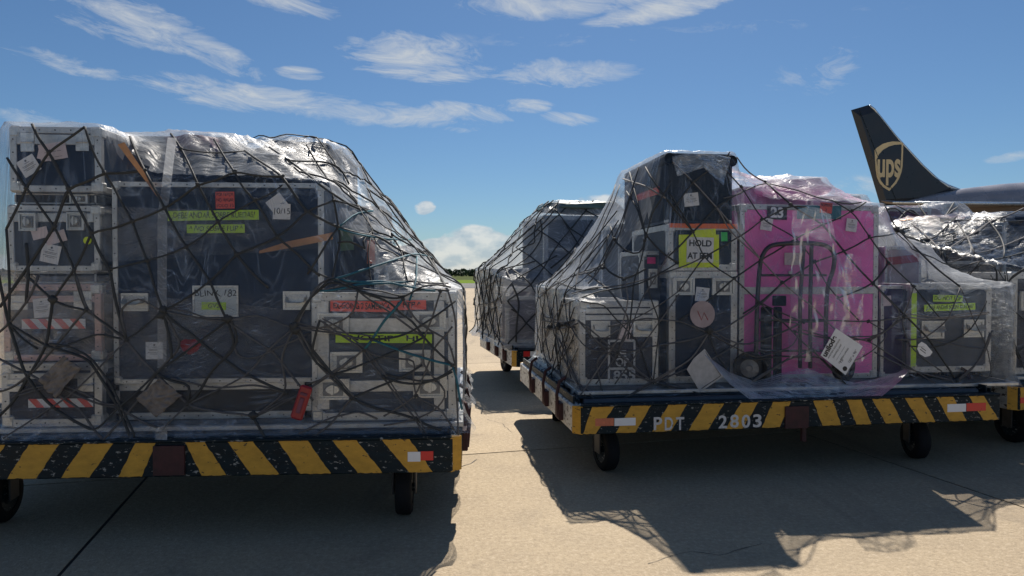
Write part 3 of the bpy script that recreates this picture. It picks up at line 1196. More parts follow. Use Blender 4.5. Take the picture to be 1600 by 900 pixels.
def crack(pts, w, m, name):
    q = MB()
    g = [on_ground(x, y) for x, y in pts]
    P = []
    for a, b in zip(g[:-1], g[1:]):
        n = max(2, int((b - a).length / .06))
        for k in range(n):
            P.append(a.lerp(b, k / n) + Vector((rnd.uniform(-.012, .012), rnd.uniform(-.012, .012), 0)))
    P.append(g[-1])
    for i, p in enumerate(P):
        d = (P[min(i + 1, len(P) - 1)] - P[max(i - 1, 0)]).normalized()
        s_ = Vector((-d.y, d.x, 0)) * w * rnd.uniform(.4, 1.2) * .5
        q.v += [tuple(p - s_ + Vector((0, 0, .0025))), tuple(p + s_ + Vector((0, 0, .0025)))]
    for i in range(len(P) - 1):
        q.f.append((2 * i, 2 * i + 2, 2 * i + 3, 2 * i + 1))
    obj(name, q, m, apron, kind='stuff')


crack([(690, 742), (712, 733), (738, 724), (745, 718)], .008, SEAL, 'crack')
crack([(760, 655), (785, 662), (800, 676)], .004, SEAL, 'crack')
crack([(1010, 880), (1080, 862), (1120, 868), (1190, 850)], .005, SEAL, 'crack')
obj('ground', MB().box((-2500, -400, -1.2), (2500, 3500, -.54)), GRASS2, kind='structure')
obj('taxiway', MB().box((-600, 74, -.012), (600, 101, .0)), TAXI, kind='structure')
obj('taxiway_line', MB().box((-600, 99.2, .003), (600, 99.8, .006)), WHITEP, kind='structure')
obj('grass', MB().box((-700, 101, -.5), (700, 150, .03)), GRASS, kind='structure')
obj('far_grass', MB().box((-900, 150, -.5), (900, 900, .02)), GRASS2, kind='structure')


def leaf_mat():
    m = bpy.data.materials.new('tree_foliage')
    m.use_nodes = True
    N = NT(m.node_tree)
    g = N.n('ShaderNodeNewGeometry')
    n = N.n('ShaderNodeTexNoise', Vector=g.outputs['Position'], Scale=.4, Detail=4.0)
    c = N.mix(n.outputs[0], (.02, .04, .018), (.065, .10, .035))
    bs = N.n('ShaderNodeBsdfPrincipled', Base_Color=c, Roughness=.8)
    o = N.n('ShaderNodeOutputMaterial')
    N.t.links.new(bs.outputs[0], o.inputs[0])
    return m


LEAF = leaf_mat()
mb = MB()
tr = random.Random(3)
trunks = MB()
for k in range(300):
    X = -330 + 660 * k / 300 + tr.uniform(-2, 2)
    Y = 330 + tr.uniform(-8, 12)
    hh = tr.uniform(3.2, 5.2) * (1 + .18 * math.sin(X * .06))
    rr = tr.uniform(1.8, 3.6)
    trunks.cyl((X, Y, 0), (X, Y, hh * .6), .18, .1, 5)
    for q in range(110):
        a, b = tr.uniform(0, 6.283), tr.uniform(-1, 1)
        r0 = rr * (tr.uniform(.4, 1.05))
        c = Vector((X + r0 * math.cos(a) * math.sqrt(1 - b * b), Y + r0 * math.sin(a) * math.sqrt(1 - b * b) * .7, hh * .48 + hh * .52 * b * tr.uniform(.55, 1)))
        s = tr.uniform(.3, .75)
        u = Vector((tr.uniform(-1, 1), tr.uniform(-1, 1), tr.uniform(-1, 1))).normalized()
        w = u.orthogonal().normalized()
        z = u.cross(w)
        mb.add([c + w * s, c + z * s, c - w * s * .9, c - z * s], [(0, 1, 2, 3)])
treeline = obj('treeline', mb, LEAF, kind='stuff', fixn=False)
tag(treeline, 'low dark green line of trees along the horizon beyond the grass', 'trees')
obj('trunks', trunks, BROWNP, treeline, kind='stuff')

# ================================================================ AIRCRAFT
def at(px, py, Y):
    d = ray(px, py)
    return EYE + d * (Y / d.y)


AY = 58.0
FUSM = mat('pewter_fuselage_paint', (.34, .33, .345), .28, .35, .10, .6, coord='Object')
BELLY = mat('shaded_brown_belly', (.16, .125, .10), .45, 0, .18, .8, stretch=(.3, 1, 6))  # brown of belly and tailplane, with their shade put into the colour
TAILM = mat('dark_brown_tail_paint', (.022, .028, .038), .35, 0, .15, 1)
GOLD = mat('gold_emblem_paint', (.68, .54, .30), .45, 0, .08, 2)
LEADM = mat('polished_leading_edge', (.62, .68, .72), .3, .7, .05, 2)
ac = thing('cargo_aircraft', 'parked cargo aircraft with dark tail fin and gold shield emblem behind the right loads', 'aircraft', (at(1600, 330, AY).x, AY, 0))
ao = ac.location.copy()
# fuselage: rings along +x, growing from the tail cone towards the nose
def X_(px, Y=AY): return at(px, 427, Y).x - ao.x
rings = []
for (px, top, bot) in ((1395, 322, 326), (1420, 312, 331), (1455, 304, 340), (1500, 296.5, 352), (1560, 290, 366), (1620, 286, 378), (1700, 283, 386), (1800, 281, 389)):
    rings.append((X_(px), at(px, top, AY).z, at(px, bot, AY).z))
xl = rings[-1][0]
zt, zbm = rings[-1][1], rings[-1][2]
rings += [(xl + 18, zt, zbm), (xl + 26, zt, zbm), (xl + 29, zt - .5, zbm + .2), (xl + 31.5, zt - 1.5, zbm + .7), (xl + 32.8, zt - 2.6, zbm + 1.5)]
for nm, mm, half in (('fuselage', FUSM, 0), ('belly', BELLY, 1)):
    m = MB()
    n = 36
    for (x, t_, b_) in rings:
        cz, r = (t_ + b_) / 2, (t_ - b_) / 2
        for i in range(n + 1):
            a = math.pi * i / n
            if half: a = -a
            dz = math.sin(a) * r + .06 * r
            if half: dz = math.sin(a) * r * .94 + .06 * r
            m.v.append((x, math.cos(a) * r * (1.0 if half == 0 else .999), cz + dz))
    for j in range(len(rings) - 1):
        for i in range(n):
            a0 = j * (n + 1) + i
            m.f.append((a0, a0 + 1, a0 + n + 2, a0 + n + 1))
    obj(nm, m, mm, ac, smooth=True)


def slab_poly(poly, y0, y1, taper=.0):
    """airfoil-like slab from an outline in pixels at depth AY, edges thinned"""
    P = [at(px, py, AY) - ao for px, py in poly]
    cx = sum(p.x for p in P) / len(P)
    cz = sum(p.z for p in P) / len(P)
    m = MB()
    n = len(P)
    k = .86
    ring = lambda s, y: [(cx + (p.x - cx) * s, y, cz + (p.z - cz) * s) for p in P]
    vs = ring(k, y0) + ring(1, (y0 + y1) / 2 - .04) + ring(1, (y0 + y1) / 2 + .04) + ring(k, y1)
    fs = [tuple(range(n)), tuple(reversed(range(3 * n, 4 * n)))]
    for q in range(3):
        for i in range(n):
            a = q * n + i
            b = q * n + (i + 1) % n
            fs.append((a, a + n, b + n, b))
    m.add(vs, fs)
    return m


fin_poly = [(1330, 172), (1357, 164), (1364, 170), (1398, 213), (1440, 259), (1463, 281), (1478, 291), (1497, 299), (1450, 318), (1376, 322), (1360, 268)]
fin = obj('fin', slab_poly(fin_poly, -.32, .32), TAILM, ac)
le = MB().tube([Vector(at(px, py, AY) - ao) + Vector((0, -.16, 0)) for px, py in ((1357, 165), (1364, 171), (1398, 214), (1440, 260), (1463, 282), (1478, 291.5), (1500, 298))], [.07, .1, .11, .13, .16, .2, .1], 8)
obj('fin_leading_edge', le, LEADM, fin, smooth=True)
rl_ = MB().tube([Vector(at(px, py, AY) - ao) + Vector((0, -.325, 0)) for px, py in ((1340, 174), (1368, 245), (1398, 316))], .03, 4)
obj('rudder_gap', rl_, BLK, fin)
# emblem on the side of the fin
ey = -.34
def epoly(pts): return [((at(1300 + x / 4.5, 140 + y / 4.5, AY) - ao).x, (at(1300 + x / 4.5, 140 + y / 4.5, AY) - ao).z) for x, y in pts]
outer = [(285, 430), (300, 415), (340, 388), (375, 376), (410, 370), (450, 371), (485, 380), (484, 440), (480, 540), (474, 580), (460, 620), (435, 665), (388, 716), (345, 690), (318, 655), (302, 615), (294, 560), (288, 500)]
inner = [(298, 498), (315, 460), (345, 428), (385, 405), (425, 394), (472, 391), (471, 440), (467, 540), (460, 578), (448, 612), (425, 652), (387, 696), (352, 674), (328, 642), (314, 605), (306, 555)]
oo, ii = epoly(outer), epoly(inner)
obj('emblem_shield', MB().prism(oo, ey, ey + .05), GOLD, fin)
obj('emblem_field', MB().prism(ii, ey - .02, ey), TAILM, fin)
ec = epoly([(383, 560)])[0]
ew = epoly([(305, 560), (466, 560)])
tx = text('ups', 3.0, fin, GOLD, (ec[0], ey - .03, ec[1] + .25), name='emblem_letters', ext=.01, bold=.07)
tx.scale.x = (ew[1][0] - ew[0][0]) / max(tx.dimensions.x, .1)
# tailplanes: near one swept back towards the viewer
def wing(name, pts, th, m):
    """pts: plan outline with heights (x,y,z)"""
    q = MB()
    n = len(pts)
    c = sum((Vector(p) for p in pts), Vector()) / n
    lo = [(c.x + (p[0] - c.x) * .93, c.y + (p[1] - c.y) * .93, p[2] - th) for p in pts]
    up = [(c.x + (p[0] - c.x) * .93, c.y + (p[1] - c.y) * .93, p[2] + th * .6) for p in pts]
    q.add(lo + list(pts) + up, [tuple(range(n)), tuple(reversed(range(2 * n, 3 * n)))] + [(k * n + i, (k + 1) * n + i, (k + 1) * n + (i + 1) % n, k * n + (i + 1) % n) for k in range(2) for i in range(n)])
    return obj(name, q, m, ac)


tp = at(1376, 314, 51.0) - ao
tq = at(1395, 316, 51.0) - ao
rt = at(1640, 319, 56.0) - ao
rb = at(1480, 324, 56.5) - ao
tl = wing('tailplane', [tuple(tp), tuple(tq), tuple(rt), tuple(rb)], .16, BELLY)
obj('leading_edge', MB().tube([tq, rt], [.07, .16], 8), LEADM, tl, smooth=True)
wing('tailplane', [(tp.x, -tp.y, tp.z), (tq.x, -tq.y, tq.z), (rt.x, -rt.y, rt.z), (rb.x, -rb.y, rb.z)], .16, BELLY)
for sy in (-1, 1):
    wing('wing', [(xl - 2, sy * 2.2, zbm + .6), (xl + 8, sy * 2.2, zbm + .6), (xl - 4, sy * 22, zbm + 2.2), (xl - 7, sy * 22, zbm + 2.2)], .3, FUSM)
    obj('engine', MB().lathe([(0, .3), (.2, 1.1), (1.6, 1.35), (3.6, 1.25), (4.4, .9), (4.2, .7)], (xl + 2, sy * 7.5, zbm - .9), 'X', 24), FUSM, ac, smooth=True)
    for dx in (1.0, 2.3):
        obj('landing_wheel', MB().lathe([(-.2, .2), (-.2, .5), (0, .56), (.2, .5), (.2, .2)], (xl + dx, sy * 3.8, .56), 'Y', 20), RUBBER, ac, smooth=True)
    obj('landing_leg', MB().cyl((xl + 1.6, sy * 3.8, .56), (xl + 1.6, sy * 3.2, zbm + .7), .14), STEEL, ac)

# ================================================================ DOLLIES
WA = 3.2
DA = Load(721, 738, .356, 3.3, back=WA)
stripesA = [(-40, 8, -75, -28), (45, 93, 11, 56), (131, 177, 95, 139), (212, 243, 184, 221), (289, 320, 315, 353), (356, 395, 392, 436), (435, 481, 469, 517), (520, 557, 559, 597), (597, 640, 639, 676)]
tA = dolly(DA, WA, 2.5, 'dolly on the left with a plain striped front beam and yellow chipped right corner', stripesA, yellow_corner=True, left_white=False,
           wheels=[(.42, .36), (WA - .36, .36), (.42, 2.1), (WA - .36, 2.1)])
DB = Load(897, 680, .356, 8.3)
WB = DB.f(1572, 655, 0)[0]
stripesB = [(925, 959, 902, 931), (986, 1017, 962, 993), (1044, 1073, 1019, 1048), (1100, 1131, 1076, 1106), (1158, 1184, 1133, 1160), (1207, 1235, 1190, 1218),
            (1270, 1300, 1285, 1314), (1322, 1345, 1338, 1361), (1362, 1389, 1384, 1410), (1413, 1440, 1437, 1461), (1462, 1488, 1484, 1510), (1513, 1536, 1536, 1560)]
tB = dolly(DB, WB, 2.5, 'dolly at front right with white stencilled fleet letters and numbers on its striped beam', stripesB,
           wheels=[(.33, .34), (DB.f(1430, 700, .3)[0], .3), (.33, 2.1), (WB - .6, 2.1)])
DC = Load(801, 574, .356, 12)
tC = dolly(DC, 3.3, 2.5, 'dolly in the second row, seen between the two front loads', [(838, 852, 826, 838), (880, 895, 868, 884)])
DD = Load(1583, 642, .356, 8)
tD = dolly(DD, 3.3, 2.5, 'dolly at the right edge of the photo with a yellow beam end', [(1590, 1640, 1584, 1625)], yellow_corner=True, left_white=True)
DE = Load(1300, 548, .356, 10)
tE = dolly(DE, 3.3, 2.5, 'hindmost dolly, hidden behind the load with the pink case')


def beam_box(D, t, px0, py0, px1, py1, m, name, d=.004, proud=.0035):
    u0, z1 = D.f(px0, py0, 0)
    u1, z0 = D.f(px1, py1, 0)
    return obj(name, MB().box((u0, -proud, z0), (u1, .002, z1), .001), m, t)


beam_box(DA, tA, 637, 706, 657, 721, REFW, 'white_reflector')
beam_box(DA, tA, 657.5, 705, 677, 719, REFR, 'red_reflector')
beam_box(DA, tA, 241, 696, 290, 741, RUST, 'centre_plate', proud=.02)
beam_box(DB, tB, 930, 654, 959, 665, REFO, 'red_reflector')
beam_box(DB, tB, 960, 653.5, 993, 664.5, REFW, 'white_reflector')
beam_box(DB, tB, 1480, 631.5, 1509, 643, REFW, 'white_reflector')
beam_box(DB, tB, 1510, 630, 1540, 641.5, REFR, 'red_reflector')
beam_box(DB, tB, 1226, 635, 1262, 668, RUST, 'centre_plate', proud=.015)
beam_box(DC, tC, 818, 549, 828, 557, REFR, 'red_reflector')
beam_box(DC, tC, 828.5, 549, 837, 556.5, REFW, 'white_reflector')
beam_box(DD, tD, 1594, 621, 1604, 630, REFR, 'red_reflector')
for s_, a, b, yc in (('PDT', 1018, 1071, 662.5), ('2803', 1120, 1192, 659)):
    u0, z = DB.f(a, yc, 0)
    u1, _ = DB.f(b, yc, 0)
    z = DB.f((a + b) / 2, yc, 0)[1]
    n = len(s_)
    for i, ch in enumerate(s_):
        w = (u1 - u0) / n
        tx = text(ch, .130, tB, STENCIL, (u0 + w * (i + .5), -.004, z + rnd.uniform(-.004, .004)), name='fleet_number', bold=.0028)
        tx.scale.x = w * .74 / max(.01, tx.dimensions.x)
# hitch pin under the centre plate
obj('hitch_pin', MB().box((DB.f(1256, 670, 0)[0], .02, .24), (DB.f(1263, 670, 0)[0], .05, .36), .004), RUST, tB)

# ================================================================ LOAD A (left front)
A = Load(500, 655, ZD, 4.0)
uA0, uA1 = A.f(6, 600, 0)[0], A.f(719, 600, 0)[0]
pallet(A, uA0 - .03, uA1 + .02, -.12, 2.25, 'aluminium pallet sheet under the left load')
bx = []


def keep(lst, c, top=None):
    lst.append((c['u0'], c['u1'], c['v0'], c['v1'], c['z1'] if top is None else top))
    return c


cA4 = keep(bx, case(A, 2, 567, 160, 672, -.10, .75, 'bottom left case of the left load, with red and white tape below a crumpled sheet', BROWNP, rw=.045, bottom=ZD,
                    bands=[(583, 592)], hinges=[(12, 592, 36, 612), (122, 590, 146, 612)]))
tape_stripes(cA4, 45, 622, 146, 637)
cA3 = keep(bx, case(A, 5, 444, 158, 549, -.05, .75, 'pink edged case with red and white tape, third from the top of the left stack', BROWNP, rw=.038, rail=mat('reddish_edging', (.52, .34, .31), .45, .4, .25, 14),
                    bands=[(462, 472)], hinges=[(16, 462, 44, 484), (116, 455, 144, 484)], bottom=cA4['z1'] + .004))
tape_stripes(cA3, 35, 498, 134, 514)
printed_tag(cA3, 54, 466, 80, 496, .08)
cA2 = keep(bx, case(A, 12, 321, 156, 424, -.04, .7, 'case with two butterfly latches and a round yellow sticker, second from top in left stack', GREYP, rw=.034,
                    bands=[(333, 347)], latches=[(33, 333, 59, 361), (107, 332, 134, 360)]))
printed_tag(cA2, 66, 382, 95, 411, -.22)
note(cA2, 51, 356, 76, 373, PINKP, (), .25, 'paper_tag', off=.008)
note(cA2, 73, 362, 105, 380, PINKP, (), .28, 'paper_tag', off=.012)
xx, zz = cA2['loc'](137, 376)
obj('round_sticker', MB().cyl((xx, -.006, zz), (xx, .001, zz), .022, n=20), YEL, cA2['t'])
cfill2 = keep(bx, case(A, 20, 428, 150, 442, -.02, .6, 'dark filler standing in for tarpaulin between the latch case and the pink edged case at far left', DARKM, rw=.01, corners=False, rivets=False,
                       bottom=cA3['z1'] + .004, top=cA2['z0'] - .004))  # filler added to close the see-through gap, in place of dark tarpaulin
cfill = keep(bx, case(A, 22, 302, 150, 319, .02, .6, 'thin black filler for the shadowed gap below the topmost case of the left stack', DARKM, rw=.01, corners=False, rivets=False, latches=[(112, 305, 140, 318)]))  # black body stands in for the shadow between the cases
cA1 = keep(bx, case(A, 15, 198, 158, 300, -.05, .85, 'topmost case of the left stack, navy with two hinges and two paper tags', NAVY, rw=.038,
                    bands=[(210, 226)], hinges=[(33, 208, 54, 237), (119, 209, 139, 236)]))
printed_tag(cA1, 32, 246, 61, 273, .55)
note(cA1, 63, 224, 105, 250, PINKP, ('', '~~ ~~~ ~~', '~~~~ ~~ ~'), .18, 'paper_tag', off=.008, size=.02)
note(cA1, 60, 236, 82, 250, PINKP, (), -.2, 'paper_tag', off=.006)
cA6 = keep(bx, case(A, 175, 598, 487, 655, .05, .85, 'long low dark case with a pale bottom rail under the big navy case', DARKM, rw=.05, bottom=ZD, corners=False))
cA5 = keep(bx, case(A, 176, 285, 505, 596, .0, .85, 'biggest navy case of the left load, with white name plate and green tapes', NAVY, rw=.030, bottom=cA6['z1'] + .004,
                    handles=[(191, 458, 233, 486), (443, 455, 485, 484)]))
note(cA5, 302, 446, 373, 495, mat('name_plate', (.50, .55, .56), .5, 0, .06), ('BLINK 182', ''), 0, 'name_plate', off=.006, frame=ALU2, size=.055, jit=.05)
note(cA5, 316, 472, 354, 484, LIME, ('GV2',), -.02, 'green_tape', off=.010, jit=.05)
note(cA5, 263, 329.5, 405, 344, LIME, ('\u00a1DEBE ANDAR SOBRE RUEDAS!',), .02, 'green_tape', off=.010, jit=.1, shear=.1)
note(cA5, 293, 351, 383, 364, LIME, ('\u2191 NO SOBRE FLIP \u2191'.replace('\u2191', '^'),), .01, 'green_tape', off=.010, jit=.1, shear=.1)
note(cA5, 338, 300, 367, 326, REDP, ('POR FAVOR', 'NO APILAR', 'SOLO 15'), .02, 'red_note', off=.010, jit=.12)
note(cA5, 420, 307, 447, 329, WHITEP, ('', 'ORDEN'), .65, 'paper_tag', off=.014, size=.02)
note(cA5, 428, 319, 455, 343, WHITEP, ('10/15',), -.02, 'paper_tag', off=.020, jit=.06, size=.05)
printed_tag(cA5, 229, 534, 256, 561, 0)
xx, zz = cA5['loc'](299, 540)
m = MB()
vs = [(xx, -.05, zz)]
for i in range(22):
    a = 2 * math.pi * i / 22
    r = .062 * (1 + .12 * math.sin(3 * a) + .07 * math.sin(7 * a))
    vs.append((xx + r * math.cos(a), -.018, zz + r * .72 * math.sin(a)))
m.add(vs, [(0, 1 + (i + 1) % 22, 1 + i) for i in range(22)])
obj('red_sticker', m, REDT, cA5['t'])
cA7 = keep(bx, case(A, 487, 457, 713, 654, -.06, .62, 'silver edged case with six latches and red tape, right end of the left load', GREYP, rw=.05, bottom=ZD,
                    bands=[(497, 519), (594, 612)],
                    latches=[(497, 489, 546, 521), (645, 486, 697, 516), (517, 549, 567, 582), (624, 546, 673, 580), (495, 591, 547, 624), (646, 586, 698, 621)]))
note(cA7, 517, 470, 614, 487, REDP, ('EX-GOING 2 SAMERICA',), -.02, 'red_tape', off=.012, jit=.12, bold=.001)
note(cA7, 612, 469, 666, 484, REDP, ('^ FTP ^',), .02, 'red_tape', off=.015, jit=.12, bold=.001)
note(cA7, 525, 521, 675, 536, LIME, ('NO TIP   HI',), -.015, 'green_tape', off=.012, jit=.1, bold=.001, sx=.72)
# vertical posts either side of the latches
for (a, b) in ((496, 514), (678, 694)):
    x0, z0_ = cA7['loc'](a, 640)
    x1, z1_ = cA7['loc'](b, 470)
    obj('door_rail', MB().box((x0, -.004, z0_), (x1, .004, z1_), .003), ALU, cA7['t'])
# stuff behind and above
cA8 = keep(bx, case(A, 196, 213, 362, 420, .62, .6, 'upright navy case standing behind the big navy case of the left load', NAVY, rw=.04))
cA9 = keep(bx, case(A, 388, 233, 535, 480, 1.35, .8, 'dark case at the far back of the left load, poking above the rest', NAVY, rw=.03, bottom=ZD + .3))
cA10 = keep(bx, case(A, 512, 352, 592, 500, .62, .7, 'grey case under the slope of film to the right of the big navy case', GREYP, rw=.035, bottom=ZD + .02))
note(cA10, 574, 375, 586, 412, ORANGE, (), 0, 'orange_tape', off=.01)
note(cA10, 518, 358, 552, 392, mat('green_cloth', (.16, .24, .14), .7), (), .1, 'green_sheet', off=.008)
cA11 = keep(bx, case(A, 600, 415, 672, 520, .66, .8, 'low dark case behind the six latch case, under the slope of film', CHAR, rw=.035, bottom=ZD + .02))
cA12 = keep(bx, case(A, 545, 322, 600, 500, 1.2, .6, 'upright charcoal case in the back row under the upper slope of film', CHAR, rw=.03, bottom=ZD + .02))
cA13 = keep(bx, case(A, 608, 384, 640, 500, 1.3, .5, 'small charcoal case in the back row under the lower slope of film', CHAR, rw=.03, bottom=ZD + .02))
# a soft bundle lying on top, red and tan
def bundle(L, px, py, v, ru, rv, rz, m, label, name='wrapped_bundle', seed=0, cat='bundle', lst=None):
    u, z = L.f(px, py, v)
    q = MB()
    nu, nv = 28, 16
    for j in range(nv + 1):
        for i in range(nu):
            a, b = 2 * math.pi * i / nu, math.pi * j / nv
            d = Vector((math.cos(a) * math.sin(b), math.sin(a) * math.sin(b), math.cos(b)))
            k = 1 + .22 * fnoise((d.x * 1.6 + seed, d.y * 1.6, d.z * 1.6)) + .07 * fnoise((d.x * 6 + seed, d.y * 6, d.z * 6))
            e = .72
            sg = lambda t: math.copysign(abs(t) ** e, t)
            q.v.append((ru * sg(d.x) * k, rv * sg(d.y) * k, rz * sg(d.z) * k))
    for j in range(nv):
        for i in range(nu):
            q.f.append((j * nu + i, j * nu + (i + 1) % nu, (j + 1) * nu + (i + 1) % nu, (j + 1) * nu + i))
    o = obj(name, q, m, smooth=True, loc=L.w(u, v, z), rot=(0, 0, L.a))
    tag(o, label, cat)
    if lst is not None:
        lst.append((u - ru * .7, u + ru * .7, v - rv * .7, v + rv * .7, z + rz * .82))
    return o


bundle(A, 312, 232, .62, .17, .22, .07, MAROON, 'red cloth bundle strapped on top of the left load', lst=bx)
bundle(A, 410, 272, .55, .26, .3, .09, BLACKFAB, 'black soft bag lying on top of the big navy case', 'soft_bag', 3, 'bag', bx)
bundle(A, 470, 245, 1.3, .3, .3, .10, BLACKFAB, 'black soft bag at the far back top of the left load', 'soft_bag', 5, 'bag', bx)

filmA, bvA = drape(A, bx, uA0 - .01, uA1 + .01, -.16, 2.2, seed=1, label='clear film draped over the left load, hanging over the striped beam', mats=[FILM, FILMB, FILMS])


def px_sheet(name, L, top, bot, v, n, m, parent, uvs, amp=.008, seed=0, rows=14, vbot=None):
    """sheet between two pixel polylines on planes v (top) .. vbot"""
    vb = v if vbot is None else vbot

    def pick(pl, s):
        x = s * (len(pl) - 1)
        i = min(int(x), len(pl) - 2)
        t = x - i
        return pl[i][0] + (pl[i + 1][0] - pl[i][0]) * t, pl[i][1] + (pl[i + 1][1] - pl[i][1]) * t

    def fn(s, t):
        a, b = pick(top, s), pick(bot, s)
        px, py = a[0] + (b[0] - a[0]) * t, a[1] + (b[1] - a[1]) * t
        vv = v + (vb - v) * t
        u, z = L.f(px, py, vv)
        k = fnoise((s * uvs[0] * 5 + t * 2, t * uvs[1] * 5, seed)) * amp * 2 + fnoise((s * uvs[0] * 14, t * uvs[1] * 9, seed + 5)) * amp
        return (u, vv + k, z)
    return sheet(name, L, fn, n, rows, m, parent, uvs)


px_sheet('wrap_band', A, [(160, 322), (330, 328), (508, 332)], [(160, 410), (250, 404), (508, 388)], -.022, 50, WRAP, filmA, (1.3, .35), .003, 3)
px_sheet('wrap_band', A, [(176, 458), (320, 470), (487, 487)], [(176, 590), (320, 591), (487, 592)], -.02, 50, WRAP, filmA, (1.3, .5), .004, 4)
px_sheet('wrap_band', A, [(2, 425), (80, 432), (176, 430)], [(2, 560), (80, 556), (176, 560)], -.115, 30, WRAP, filmA, (.7, .5), .003, 8)
px_sheet('frosted_strap', A, [(262, 215), (276, 215)], [(246, 340), (261, 340)], -.026, 4, CLEARTAPE, filmA, (.1, .5), .0, 5)
px_sheet('frosted_strap', A, [(246, 340), (261, 340)], [(246, 575), (260, 575)], -.026, 4, CLEARTAPE, filmA, (.1, 1), .0, 5)
px_sheet('tan_strap', A, [(184, 226), (194, 222)], [(246, 308), (254, 312)], -.05, 4, TAN, filmA, (.1, .5), .003, 6)
px_sheet('tan_strap', A, [(405, 392), (450, 377), (520, 363)], [(405, 396), (450, 388), (520, 374)], -.06, 12, TAN, filmA, (.5, .1), .002, 7, rows=2)
# crumpled sheets caught in the net and a red ratchet handle
def crumple(L, quad, v, m, name, label, cat, seed):
    def fn(s, t):
        a = (quad[0][0] + (quad[1][0] - quad[0][0]) * s, quad[0][1] + (quad[1][1] - quad[0][1]) * s)
        b = (quad[3][0] + (quad[2][0] - quad[3][0]) * s, quad[3][1] + (quad[2][1] - quad[3][1]) * s)
        px, py = a[0] + (b[0] - a[0]) * t, a[1] + (b[1] - a[1]) * t
        u, z = L.f(px, py, v)
        k = abs(fnoise((s * 4 + t * 3, t * 4 - s, seed))) * .03 + fnoise((s * 11, t * 12, seed)) * .009
        return (u + fnoise((s * 3, t * 3, seed + 1)) * .012, v - k, z + fnoise((s * 3, t * 3, seed + 2)) * .012)
    o = sheet(name, L, fn, 26, 26, m, None, (1, 1), label, cat)
    sd = o.modifiers.new('thickness', 'SOLIDIFY')
    sd.thickness = .0015
    return o


CRUM = mat('crumpled_grey_paper', (.17, .15, .135), .75, 0, .35, 14, .5, 60)
crumple(A, [(250, 590), (285, 618), (245, 652), (213, 622)], -.20, CRUM, 'crumpled_sheet', 'crumpled grey sheet caught in the net left of centre, above the striped beam', 'placard', 2)
crumple(A, [(100, 555), (128, 575), (88, 622), (60, 595)], -.21, CRUM, 'crumpled_sheet', 'crumpled grey sheet hanging over the lower cases at the left edge', 'placard', 4)
u, z = A.f(471, 629, -.22)
rh = thing('ratchet_strap', 'red ratchet strap end hanging at the lower left of the six latch case', 'strap', A.w(u, -.22, z), A.a)
m = MB().box((-.035, -.012, -.10), (.035, .012, .10), .01)
obj('strap_end', m, REDT, rh, rot=(0, .32, 0))
m = MB().box((-.012, -.02, -.06), (.012, -.0125, .03), .002).box((-.02, -.02, .045), (.02, -.0125, .06), .002)
obj('buckle', m, MAROON, rh, rot=(0, .32, 0))
px_sheet('tied_tail', A, [(246, 668), (258, 664)], [(240, 690), (262, 690)], -.24, 8, FILMG, filmA, (.1, .1), .01, 9, rows=6)

